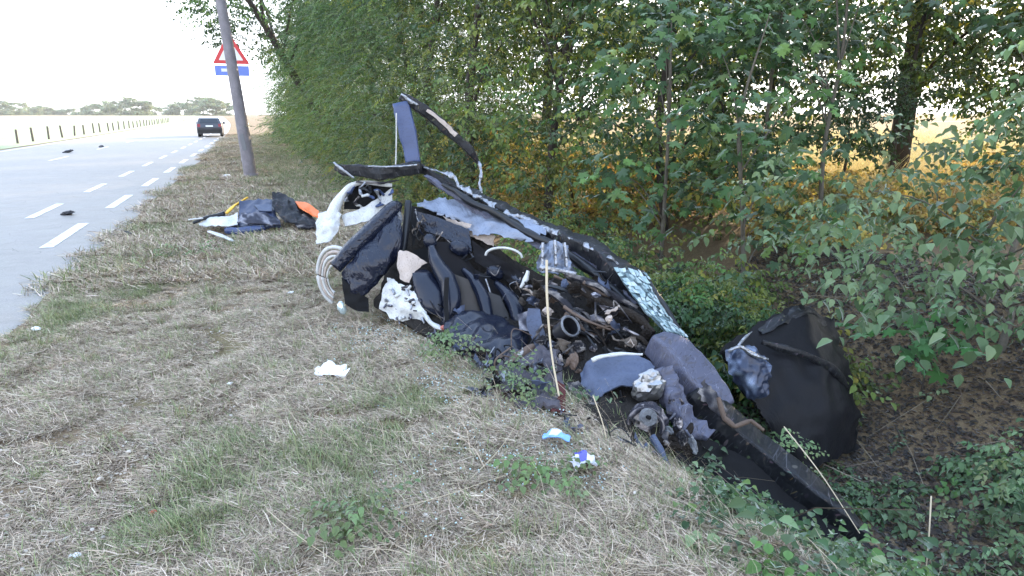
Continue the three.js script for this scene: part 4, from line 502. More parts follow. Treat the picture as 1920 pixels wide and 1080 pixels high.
{ const r = rng(68), A = [[-0.837,0.81,-6.1], [-0.637,0.719,-6.05], [-0.385,0.6,-5.9], [-0.141,0.486,-5.75], [0.046,0.391,-5.55], [-0.443,0.18,-5.3], [-0.088,0.15,-5.25], [-0.254,0.426,-5.6]]; for (let k = 0; k < 22; k++) { const a = A[r() * A.length | 0].map((c) => c + (r() - 0.5) * 0.08), e = (q) => (r() - 0.5) * q, m = a.map((c, i) => c + e(0.25) - (i === 1 ? 0.1 : 0)), b = m.map((c) => c + e(0.3)); wp('wire', loft([a, m, b], [0.003 + 0.004 * r()], { ring: 5, seg: 8, box: 0 }), [MAT.blackTrim, MAT.dusty, MAT.foam, MAT.silver, MAT.seat][k % 5]); } for (let k = 0; k < 12; k++) { const a = A[r() * A.length | 0].map((c) => c + (r() - 0.5) * 0.1), e = () => (r() - 0.5) * 0.14; wp('torn_fabric', sheet([[a, a.map((c) => c + e())], [a.map((c) => c + e()), a.map((c) => c + e())]], { th: 0.006, sub: 5, crumple: 0.03, freq: 13, seed: k, ragged: 0.015 }), [MAT.vinyl, MAT.seatFabric, MAT.dusty, MAT.dirt, MAT.greyBlue][k % 5]); } }
wp('seat_shell', sheet([[[-0.512,0.262,-5.5], [-0.252,0.191,-5.5]], [[-0.531,0.068,-5.36], [-0.217,0.011,-5.36]]], { th: 0.02, sub: 6, puff: 0.02 }), MAT.soilDark);
wp('seat_cushion', sheet([[[-0.556,0.09,-5.35], [-0.405,0.137,-5.38], [-0.201,0.103,-5.34], [-0.022,0.083,-5.2], [0.136,0.061,-5.05]], [[-0.535,0.078,-5.08], [-0.337,0.105,-5], [-0.144,0.085,-4.88], [0,0.078,-4.8], [0.112,0.079,-4.74]], [[-0.453,0.048,-4.86], [-0.281,0.031,-4.72], [-0.137,0.025,-4.58], [-0.039,0.024,-4.56], [0.059,0.043,-4.62]]], { th: 0.06, sub: 9, puff: 0.075, crumple: 0.045, freq: 6 }), MAT.seat, W, 'black seat cushion torn loose');
wp('belt_strap', loft([[-0.538,0.487,-5.35], [-0.545,0.278,-5.28], [-0.524,0.11,-5.2]], [[0.004, 0.02], [0.004, 0.02]], { up: [1, 0, 0] }), MAT.dead);
{ const pts = []; for (let a = 0; a <= 8; a++) { const th = Math.PI * (1 - a / 8); pts.push([0.02 - 0.0 + Math.cos(th) * 0.155 - 0.09, 0.63 + Math.sin(th) * 0.075, -5.5 + 0.05 * Math.cos(th)]); } wp('grab_handle', loft(pts, [0.011], { ring: 8, seg: 3, box: 0 }), MAT.white); }
wp('white_clip', loft([[0.132,0.542,-5.35], [0.11,0.472,-5.32], [0.07,0.409,-5.3]], [[0.012, 0.016], [0.024, 0.02], [0.008, 0.008]], { crumple: 0.006, freq: 30 }), MAT.white);
// engine bay side: brackets, shards, castings
wp('steel_bracket', sheet([[[0.229,0.733,-5.42], [0.354,0.773,-5.45], [0.465,0.755,-5.4]], [[0.219,0.64,-5.35], [0.352,0.616,-5.38], [0.481,0.625,-5.34]], [[0.209,0.553,-5.3], [0.349,0.535,-5.3], [0.512,0.54,-5.28]]], { th: 0.012, sub: 7, crumple: 0.05, freq: 16, ragged: 0.015 }), MAT.sheetMetal, W, 'bent bare steel bracket');
for (const [a, b] of [[[0.25,0.788,-5.3], [0.242,0.565,-5.25]], [[0.345,0.806,-5.32], [0.354,0.596,-5.27]], [[0.422,0.788,-5.3], [0.439,0.6,-5.25]], [[0.223,0.607,-5.22], [0.513,0.55,-5.2]]]) wp('flange', loft([a, b], [[0.012, 0.02]], { seg: 5, crumple: 0.008, freq: 25 }), MAT.silver);
wp('blue_grey_shard', sheet([[[0.121,0.369,-4.85], [0.21,0.36,-4.85]], [[0.113,0.249,-4.8], [0.233,0.247,-4.78]], [[0.18,0.099,-4.72], [0.287,0.106,-4.7]]], { th: 0.012, sub: 6, crumple: 0.015, freq: 9 }), MAT.greyBlue, W, 'blue grey plastic shard');
wp('blue_grey_shard', sheet([[[0.05,0.287,-4.95], [0.131,0.331,-4.92]], [[0.062,0.182,-4.9], [0.155,0.178,-4.86]]], { th: 0.01, sub: 5, crumple: 0.02, freq: 12 }), MAT.dustyBlue);
{ const p = [0.387,0.281,-4.6], q = new THREE.Quaternion().setFromUnitVectors(V(0, 1, 0), V(0.5, 0.6, 0.6).normalize()), cyl = (r0, r1, h, open) => new THREE.CylinderGeometry(r0, r1, h, 22, 1, open).applyMatrix4(new THREE.Matrix4().compose(V(p), q, V(1, 1, 1))); const c = wp('air_duct', cyl(0.075, 0.07, 0.13, true), M([0.02, 0.02, 0.024], 0.3, { side: THREE.DoubleSide })); mesh('rim', new THREE.TorusGeometry(0.075, 0.009, 8, 24).applyMatrix4(new THREE.Matrix4().makeRotationX(Math.PI / 2)).applyMatrix4(new THREE.Matrix4().compose(V(p).add(V(0, 0.065, 0).applyQuaternion(q)), q, V(1, 1, 1))), MAT.silver, c); mesh('back_plate', cyl(0.066, 0.066, 0.02).translate(-0.02, -0.025, -0.025), MAT.dead, c); }
{ // mess of bars, hoses and broken brackets behind the shattered window
  const r = rng(63), A = [[0.337,0.505,-5.1], [0.538,0.488,-5], [0.485,0.36,-4.85], [0.685,0.444,-4.85], [0.864,0.364,-4.7], [0.592,0.281,-4.7], [0.766,0.269,-4.55], [0.936,0.33,-4.55], [0.374,0.402,-5], [0.253,0.462,-5.1], [0.678,0.204,-4.45], [0.501,0.168,-4.55], [0.401,0.333,-4.8], [0.865,0.244,-4.45]];
  const mats = [MAT.soilDark, MAT.dusty, MAT.blackTrim, MAT.soilDark, MAT.rust, MAT.dusty, MAT.cast, MAT.dead];
  for (let k = 0; k < 46; k++) { const a = A[r() * A.length | 0].map((c) => c + (r() - 0.5) * 0.12), L = 0.1 + 0.3 * r(), d = [0.45 + 0.6 * r(), -0.45 + 0.5 * (r() - 0.5), 0.4 + 0.5 * (r() - 0.5)], b = a.map((c, i) => c + d[i] * L), m = a.map((c, i) => (c + b[i]) / 2 + (r() - 0.5) * 0.07), w = 0.008 + 0.022 * r() * r(); wp(k % 3 ? 'strut' : 'hose', loft([a, m, b], [[w, w * (0.5 + r())], [w * 1.2, w], [w * 0.7, w * 0.6]], { crumple: w * 0.5, freq: 20, seed: k, ring: 7, seg: 4 }), mats[r() * mats.length | 0]); }
  for (let k = 0; k < 16; k++) { const a = A[r() * A.length | 0].map((c) => c + (r() - 0.5) * 0.15); wp('broken_casting', lump(a, [0.03 + 0.05 * r(), 0.02 + 0.04 * r(), 0.03 + 0.03 * r()], [r() * 3, r() * 3, 0], 0.6, 2.6, k, 2), mats[r() * mats.length | 0]); } }
{ // dirt clods, torn plates and castings thrown into the open cabin
  const r = rng(67), A = [[0.132,0.442,-5.35], [0.239,0.445,-5.25], [0.192,0.36,-5.15], [0.292,0.337,-5], [0.109,0.332,-5.25], [0.362,0.427,-5.15], [0.457,0.402,-5], [0.32,0.223,-4.75], [0.401,0.146,-4.5], [0.477,0.102,-4.3], [0.338,0.063,-4.4], [0.577,0.209,-4.55], [0.74,0.338,-4.65], [0.82,0.222,-4.4], [0.716,0.505,-5.1], [0.238,0.156,-4.7]], mats = [MAT.dirt, MAT.dirt, MAT.dusty, MAT.cast, MAT.soilDark, MAT.rust, MAT.dustyBlue, MAT.greyBlue, MAT.foam];
  for (let k = 0; k < 90; k++) { const a = A[r() * A.length | 0].map((c) => c + (r() - 0.5) * 0.13), m = mats[r() * mats.length | 0], e = () => (r() - 0.5) * 0.17; if (k % 3 === 0) wp('broken_casting', faceted(lump(a, [0.02 + 0.045 * r(), 0.015 + 0.03 * r(), 0.02 + 0.02 * r()], [r() * 3, r() * 3, 0], 0.7, 2.4, k, 1)), m); else if (k % 3 === 1) wp('torn_plate', sheet([[a, a.map((c) => c + e())], [a.map((c) => c + e()), a.map((c) => c + e())]], { th: 0.006, sub: 4, crumple: 0.03, freq: 16, seed: k, ragged: 0.01 }), m); else wp('cable', loft([a, a.map((c) => c + e()), a.map((c) => c + e() * 1.6)], [0.004 + 0.006 * r()], { ring: 6, seg: 6, box: 0 }), k % 2 ? MAT.blackTrim : MAT.dusty); } }
wp('cross_beam', loft([[0.48,0.496,-5.05], [0.686,0.423,-4.85], [0.935,0.338,-4.65], [1.004,0.286,-4.5]], [[0.035, 0.03], [0.04, 0.035], [0.035, 0.03], [0.02, 0.02]], { crumple: 0.02, freq: 10 }), MAT.soilDark);
wp('cross_beam', loft([[0.432,0.534,-5.25], [0.661,0.509,-5], [0.941,0.375,-4.8]], [[0.02, 0.025], [0.025, 0.03], [0.015, 0.02]], { crumple: 0.02, freq: 10 }), MAT.dusty);
wp('small_lamp', lump([0.618,0.501,-4.75], [0.035, 0.02, 0.025], [0, 0, -0.2], 0.3, 3, 4), MAT.dustyBlue);
// shattered rear window: many crazed pieces that still hang together
{
  const grid = [[[0.792,0.619,-5.02], [0.912,0.632,-5], [1.027,0.602,-4.95]], [[0.892,0.486,-4.85], [1.007,0.486,-4.82], [1.107,0.439,-4.75]], [[0.998,0.362,-4.68], [1.088,0.35,-4.64], [1.173,0.33,-4.6]], [[1.104,0.279,-4.52], [1.184,0.258,-4.5], [1.252,0.224,-4.46]]];
  const g = wp('rear_window', sheet(grid, { th: 0.006, sub: 5, crumple: 0.03, freq: 11 }), M([0.14, 0.2, 0.22], 0.4, { transmission: 0.3, physical: true }), W, 'shattered pale green rear window'), r = rng(64), nU = 20, nV = 9;
  const at = (u, v) => { const i = Math.min(2, u * 3 | 0), j = Math.min(1, v * 2 | 0), a = u * 3 - i, b = v * 2 - j, L = (p, q, k) => p.map((c, m) => c + (q[m] - c) * k); return V(L(L(grid[i][j], grid[i][j + 1], b), L(grid[i + 1][j], grid[i + 1][j + 1], b), a)); };
  const J = []; for (let i = 0; i <= nU; i++) { J.push([]); for (let j = 0; j <= nV; j++) J[i].push([(i + (i && i < nU ? (r() - 0.5) * 0.75 : 0)) / nU, (j + (j && j < nV ? (r() - 0.5) * 0.75 : 0)) / nV]); }
  const mats = [[0.42, 0.54, 0.55], [0.34, 0.46, 0.48], [0.55, 0.64, 0.66], [0.16, 0.24, 0.26]].map((c) => M(c, 0.35, { transmission: 0.3, physical: true })); MAT.shards = mats;
  for (let i = 0; i < nU; i++) for (let j = 0; j < nV; j++) { if (r() < 0.06 || (noise(i * 0.5, j * 0.6, 4) > 0.62)) continue; const q = [J[i][j], J[i + 1][j], J[i + 1][j + 1], J[i][j + 1]].map(([u, v]) => at(u, v)), c = q.reduce((a, b) => a.add(b), V(0, 0, 0)).multiplyScalar(0.25), n = q[1].clone().sub(q[0]).cross(q[3].clone().sub(q[0])).normalize(); if (n.z < 0) n.negate(); n.x += (r() - 0.5) * 0.5; n.y += (r() - 0.5) * 0.5; const off = 0.012 + 0.03 * (0.5 + 0.5 * fbm(c.x * 11, c.y * 11, c.z * 11)) + 0.006 * r();
    const top = q.map((p) => p.clone().lerp(c, 0.01 + 0.05 * r()).addScaledVector(n, off + (r() - 0.5) * 0.012)), bot = top.map((p) => p.clone().addScaledVector(n, -0.005)); const P = [...top, ...bot].flatMap((p) => p.toArray()); const gg = geom(P, [0, 1, 2, 0, 2, 3, 4, 6, 5, 4, 7, 6, 0, 4, 1, 1, 4, 5, 1, 5, 2, 2, 5, 6, 2, 6, 3, 3, 6, 7, 3, 7, 0, 0, 7, 4]).toNonIndexed(); gg.computeVertexNormals(); mesh('glass_piece', gg, mats[r() * 4 | 0], g); }
  wp('window_edge', loft([[1.002,0.629,-4.98], [1.094,0.475,-4.74], [1.181,0.331,-4.57], [1.256,0.207,-4.44]], [0.014, 0.016, 0.016, 0.01], { crumple: 0.01, freq: 20 }), MAT.blackTrim);
}
// grey wheel arch with its pale top edge
wp('wheel_arch', sheet([[[0.46,0.103,-4.2], [0.536,0.176,-4.25], [0.686,0.207,-4.25], [0.861,0.218,-4.22], [0.939,0.161,-4.15]], [[0.455,0.048,-4.06], [0.553,0.107,-4.08], [0.692,0.144,-4.08], [0.828,0.145,-4.06], [0.905,0.102,-4.02]], [[0.496,-0.057,-3.96], [0.578,0.038,-3.98], [0.687,0.1,-3.99], [0.8,0.101,-3.97], [0.867,0.051,-3.95]]], { th: 0.012, sub: 9, crumple: 0.022, freq: 6, ragged: 0.012 }), MAT.greyBlue, W, 'blue grey wheel arch liner');
wp('arch_edge', loft([[0.531,0.21,-4.16], [0.594,0.241,-4.16], [0.724,0.256,-4.16], [0.863,0.259,-4.15]], [[0.018, 0.016], [0.02, 0.014], [0.012, 0.008], [0.006, 0.006]], { crumple: 0.008, freq: 24 }), MAT.white);
wp('arch_flap', sheet([[[0.354,0.06,-4.12], [0.442,0.075,-4.12]], [[0.409,-0.008,-4], [0.505,0.018,-4]], [[0.463,-0.103,-3.9], [0.55,-0.066,-3.9]]], { th: 0.03, sub: 7, crumple: 0.025, freq: 10 }), MAT.dusty);
wp('sump', lump([0.584,-0.169,-3.92], [0.2, 0.09, 0.1], [0, 0, -0.2], 0.45, 2.6, 31), MAT.soilDark); wp('sump', lump([0.962,-0.166,-3.7], [0.16, 0.09, 0.1], [0, 0, -0.4], 0.45, 2.6, 33), MAT.soilDark);
{ const r = rng(66), A = [[0.398,-0.067,-3.98], [0.495,-0.14,-3.9], [0.603,-0.074,-3.84], [0.625,-0.151,-3.74], [0.71,-0.155,-3.66], [0.891,-0.071,-3.62], [0.993,-0.051,-3.72], [1.044,-0.104,-3.65], [0.582,-0.016,-3.95], [1.002,0.03,-3.85], [0.743,0.037,-3.9], [0.35,-0.024,-4.05]], mats = [MAT.dusty, MAT.cast, MAT.soilDark, MAT.greyBlue, MAT.blackTrim, MAT.rust, MAT.dustyBlue, MAT.silver];
  for (let k = 0; k < 44; k++) { const a = A[r() * A.length | 0].map((c) => c + (r() - 0.5) * 0.1), b = a.map((c) => c + (r() - 0.5) * 0.2), w = 0.006 + 0.02 * r() * r(), m = mats[r() * mats.length | 0]; if (k % 3) wp(k % 2 ? 'strut' : 'hose', loft([a, a.map((c, i) => (c + b[i]) / 2 + (r() - 0.5) * 0.05), b], [[w, w * (0.5 + r())], [w * 1.3, w], [w * 0.6, w * 0.6]], { crumple: w * 0.5, freq: 20, seed: k, ring: 7, seg: 4 }), m); else wp('broken_casting', lump(a, [0.02 + 0.045 * r(), 0.02 + 0.035 * r(), 0.03], [r() * 3, r() * 3, 0], 0.6, 2.8, k, 2), m); } }
wp('foil_lump', faceted(lump([0.866,0.126,-3.93], [0.085, 0.1, 0.06], [0, 0, -0.6], 0.5, 2.6, 12, 2)), MAT.foil, W, 'crumpled silver heat shield');
{ const gen = wp('alternator', lump([0.832,-0.063,-3.78], [0.13, 0.135, 0.1], [0.2, 0.3, 0.2], 0.28, 2.4, 15), MAT.cast, W, 'grey metal alternator'); const disc = (p, R, h, m, n) => mesh(n, put(new THREE.CylinderGeometry(R, R, h, 26), p, [1.35, 0, -0.25]), m, gen); disc([0.807,0.056,-3.63], 0.05, 0.04, MAT.silver, 'pulley'); disc([0.801,0.068,-3.605], 0.012, 0.04, MAT.dead, 'pulley_bolt'); mesh('housing_ring', put(new THREE.TorusGeometry(0.1, 0.016, 8, 26), [0.804,-0.024,-3.68], [-0.2, -0.25, 0]), MAT.cast, gen); for (let k = 0; k < 7; k++) { const a = k / 7 * 6.283; mesh('cooling_fin', put(new THREE.BoxGeometry(0.014, 0.07, 0.02), [[0.802,-0.019,-3.67][0] + Math.cos(a) * 0.075, [0.802,-0.019,-3.67][1] + Math.sin(a) * 0.075, [0.802,-0.019,-3.67][2]], [0, 0, a + 1.57]), MAT.dusty, gen); } }
wp('gear_casing', lump([0.703,-0.171,-3.85], [0.06, 0.05, 0.05], [0, 0, 0], 0.5, 3, 22), MAT.dusty);
wp('grey_casting', loft([[0.986,0.201,-4.05], [1.03,0.058,-3.95], [1.117,-0.064,-3.82], [1.219,-0.138,-3.75]], [[0.06, 0.05], [0.085, 0.06], [0.08, 0.06], [0.04, 0.04]], { crumple: 0.07, freq: 11, seg: 12, ring: 16, box: 0.8 }), MAT.worn);
// long sill beam sliding down into the ditch
wp('sill_beam', loft([[1.001,0.254,-4.42], [1.108,0.192,-4.32], [1.226,0.045,-4.2], [1.357,-0.119,-4.05]], [[0.09, 0.085], [0.15, 0.12], [0.165, 0.12], [0.11, 0.1]], { crumple: 0.035, freq: 6, seg: 12, ring: 20, box: 0.95 }), MAT.worn, W, 'dusty grey sill beam');
wp('sill_tube', loft([[1.201,0.03,-4.1], [1.362,-0.16,-4], [1.579,-0.318,-3.88], [1.799,-0.434,-3.72], [1.992,-0.563,-3.6], [2.145,-0.675,-3.52]], [[0.08, 0.08], [0.115, 0.1], [0.105, 0.1], [0.09, 0.085], [0.075, 0.07], [0.04, 0.04]], { crumple: 0.03, freq: 7, seg: 12, ring: 20, box: 0.9 }), MAT.scuffed, W, 'scraped black sill tube');
wp('dust_patch', sheet([[[1.248,0.1,-4.06], [1.323,0.038,-3.98], [1.373,-0.043,-3.93]], [[1.195,0.053,-3.98], [1.263,-0.029,-3.93], [1.331,-0.098,-3.89]]], { th: 0.006, sub: 6, crumple: 0.02, freq: 14, ragged: 0.02 }), MAT.dusty);
wp('void_panel', sheet([[[0.988,-0.13,-3.72], [1.218,-0.197,-3.85], [1.491,-0.33,-3.82], [1.771,-0.482,-3.72], [2.046,-0.628,-3.56]], [[0.971,-0.201,-3.55], [1.213,-0.318,-3.68], [1.452,-0.428,-3.68], [1.662,-0.526,-3.6], [1.918,-0.683,-3.48]], [[1.019,-0.254,-3.45], [1.229,-0.383,-3.5], [1.459,-0.479,-3.5], [1.628,-0.586,-3.42], [1.804,-0.774,-3.38]]], { th: 0.02, sub: 7, crumple: 0.03, freq: 6 }), MAT.dead, W, 'black sheet added for the dark void under the sill');  // black sheet put in for the dark void below the sill beam
wp('lower_rail', loft([[0.947,-0.184,-3.4], [1.163,-0.31,-3.4], [1.443,-0.436,-3.38], [1.653,-0.622,-3.32]], [[0.02, 0.015], [0.03, 0.02], [0.03, 0.02], [0.02, 0.015]], { crumple: 0.015, freq: 12 }), MAT.scuffed);
wp('rusty_pipe', loft([[1.311,0.053,-3.92], [1.34,-0.065,-3.86], [1.401,-0.106,-3.83], [1.501,-0.067,-3.84], [1.579,-0.123,-3.82]], [0.014, 0.016, 0.015, 0.014, 0.01], { ring: 9, crumple: 0.008, freq: 22, straight: true }), MAT.rust);
wp('strut_rod', loft([[0.582,-0.097,-3.5], [0.743,-0.107,-3.5], [0.885,-0.104,-3.5]], [[0.012, 0.01], [0.014, 0.012], [0.012, 0.01]], { crumple: 0.004 }), MAT.sheetMetal);
wp('strut_bracket', loft([[0.817,-0.028,-3.55], [0.855,-0.086,-3.48], [0.884,-0.147,-3.43], [0.922,-0.195,-3.42]], [[0.014, 0.02], [0.022, 0.02], [0.016, 0.018], [0.01, 0.014]], { crumple: 0.008, freq: 20 }), MAT.greyBlue);
// torn metal, cloth and foil along the ground
wp('torn_carpet', sheet([[[-0.113,0.047,-4.42], [0.098,0.1,-4.6], [0.324,0.166,-4.5]], [[-0.063,0.029,-4.06], [0.144,0.057,-4.2], [0.342,0.08,-4.2]], [[0.04,0.013,-3.84], [0.192,0.01,-3.8], [0.322,-0.002,-3.78]]], { th: 0.03, sub: 12, crumple: 0.06, freq: 11, ragged: 0.02 }), M([0.075, 0.068, 0.08], 0.95, { bumpMap: txBump, bumpScale: 0.02 }), W, 'dark purple grey torn carpet');
wp('red_cloth', sheet([[[0.292,0.097,-4.05], [0.341,0.082,-4.05]], [[0.291,0.053,-3.92], [0.339,0.042,-3.92]], [[0.235,0.029,-3.76], [0.321,0.015,-3.76]]], { th: 0.01, sub: 6, crumple: 0.02, freq: 16 }), MAT.redCloth);
wp('exhaust_piece', loft([[-0.038,0.055,-4.4], [0.057,0.113,-4.5], [0.156,0.15,-4.6]], [[0.03, 0.03], [0.035, 0.035], [0.02, 0.02]], { crumple: 0.015, freq: 14 }), MAT.rust);
{ const r = rng(65), A = [[-0.468,0.069,-4.95], [-0.399,0.057,-4.8], [-0.464,0.045,-4.75], [-0.352,0.038,-4.7], [-0.212,0.036,-4.52], [-0.131,0.039,-4.36], [-0.072,0.045,-4.2], [-0.037,0.047,-4.34], [-0.191,0.042,-4.03], [-0.171,0.047,-4.44], [0.035,0.042,-4.03], [-0.589,0.058,-4.98], [-0.105,0.047,-4.08], [0.137,0.04,-3.95], [0.321,0.004,-3.68], [0.44,-0.033,-3.58], [0.586,-0.06,-3.5], [0.733,-0.09,-3.45], [0.252,0.103,-4.2], [0.147,0.102,-4.3], [0,0.105,-4.5]];
  for (let k = 0; k < 95; k++) { const a = A[r() * A.length | 0].map((c, i) => c + (r() - 0.5) * (i === 1 ? 0.06 : 0.15)), e = () => (r() - 0.5) * (0.1 + 0.12 * r()), P = [a, a.map((c) => c + e()), a.map((c) => c + e()), a.map((c) => c + e())]; wp('metal_scrap', sheet([[P[0], P[1]], [P[2], P[3]]], { th: 0.005, sub: 3, crumple: 0.03, freq: 18, ragged: 0.01, seed: k }), [MAT.silver, MAT.worn, MAT.sheetMetal, MAT.dusty, MAT.dead, MAT.blackTrim, MAT.greyBlue, MAT.soilDark, MAT.worn][r() * 9 | 0]); }
  for (let k = 0; k < 26; k++) { const a = A[r() * A.length | 0].slice(), e = (q) => (r() - 0.5) * q, m = a.map((c, i) => c + e(0.25) + (i === 1 ? 0.08 : 0)), b = m.map((c, i) => c + e(0.3) - (i === 1 ? 0.08 : 0)); wp('wire', loft([a, m, b], [0.0035 + 0.003 * r()], { ring: 5, seg: 8, box: 0 }), [MAT.blackTrim, MAT.dead, MAT.rust, MAT.silver][k % 4]); } }
wp('dark_flap', sheet([[[-0.677,-0.019,-5.2], [-0.57,0.018,-5.2]], [[-0.659,-0.112,-5.1], [-0.58,-0.084,-5.1]]], { th: 0.02, sub: 5, crumple: 0.02 }), MAT.vinyl);
wp('silver_tip', lump([-1.51,0.128,-5.68], [0.038, 0.06, 0.03], [0, 0, 0.2], 0.2, 2, 8), M([0.55, 0.66, 0.68], 0.25, { metalness: 0.5 }), W, 'pale bottle shaped end cap');

// ---------- torn body panel standing in the ditch ----------
{
  const b = [2.1, -1.0, -5.2], g = thing('torn_panel', 'large torn black car body panel standing in the dark ditch', 'car part', null, b), add = (n, geo, m, p = g) => { const o = mesh(n, geo, m, p); if (p === g) o.position.set(-b[0], -b[1], -b[2]); return o; };
  add('black_shell', sheet([[[1.661,-0.016,-5], [2.027,0.103,-5.25], [2.473,0.205,-5.5], [2.841,0.008,-5.7]], [[1.751,-0.248,-4.85], [2.029,-0.154,-4.95], [2.477,-0.167,-5.1], [2.912,-0.381,-5.4]], [[1.99,-0.518,-4.75], [2.142,-0.503,-4.72], [2.492,-0.521,-4.85], [2.915,-0.639,-5.2]], [[2.112,-0.876,-4.65], [2.253,-0.847,-4.6], [2.527,-0.84,-4.75], [2.881,-0.934,-5.1]]], { th: 0.06, sub: 10, puff: 0, crumple: 0.03, freq: 3, ragged: 0.03, sharp: true }), M([0.012, 0.012, 0.014], 0.4, { physical: true, specularIntensity: 0.2, bumpMap: txBump, bumpScale: 0.004 }));
  add('lamp_unit', sheet([[[1.658,0.013,-4.86], [1.81,0.066,-4.86], [1.974,-0.022,-4.86]], [[1.669,-0.131,-4.78], [1.802,-0.08,-4.74], [1.972,-0.131,-4.78]], [[1.781,-0.299,-4.74], [1.849,-0.307,-4.7], [1.946,-0.268,-4.74]]], { th: 0.01, sub: 9, puff: 0.008, crumple: 0.05, freq: 12, ragged: 0.025 }), M([1.2, 1.6, 2.4], 0.32, { map: txDust, metalness: 0.2 }));
  add('fold_crease', loft([[1.993,0.044,-5.02], [2.3,-0.046,-5.02], [2.613,-0.214,-5.1], [2.831,-0.444,-5.2]], [[0.01, 0.02], [0.016, 0.03], [0.016, 0.03], [0.01, 0.02]], { crumple: 0.02, freq: 6 }), MAT.scuffed); add('torn_flange', sheet([[[2.009,0.11,-5.2], [2.453,0.201,-5.45], [2.789,0.014,-5.62]], [[2.029,0.055,-5.12], [2.431,0.134,-5.36], [2.737,-0.052,-5.55]]], { th: 0.01, sub: 8, crumple: 0.03, freq: 9, ragged: 0.02 }), MAT.scuffed);
  add('silver_rim', loft([[1.64,0.05,-4.76], [1.725,0.093,-4.76], [1.819,0.04,-4.74], [1.944,-0.002,-4.76]], [0.01, 0.014, 0.014, 0.007], { crumple: 0.01, freq: 20 }), MAT.silver);
  add('silver_rim', loft([[1.708,0.101,-4.76], [1.78,0.133,-4.84], [1.856,0.165,-4.9]], [0.008, 0.01, 0.005], { crumple: 0.006, freq: 20 }), MAT.silver);
}

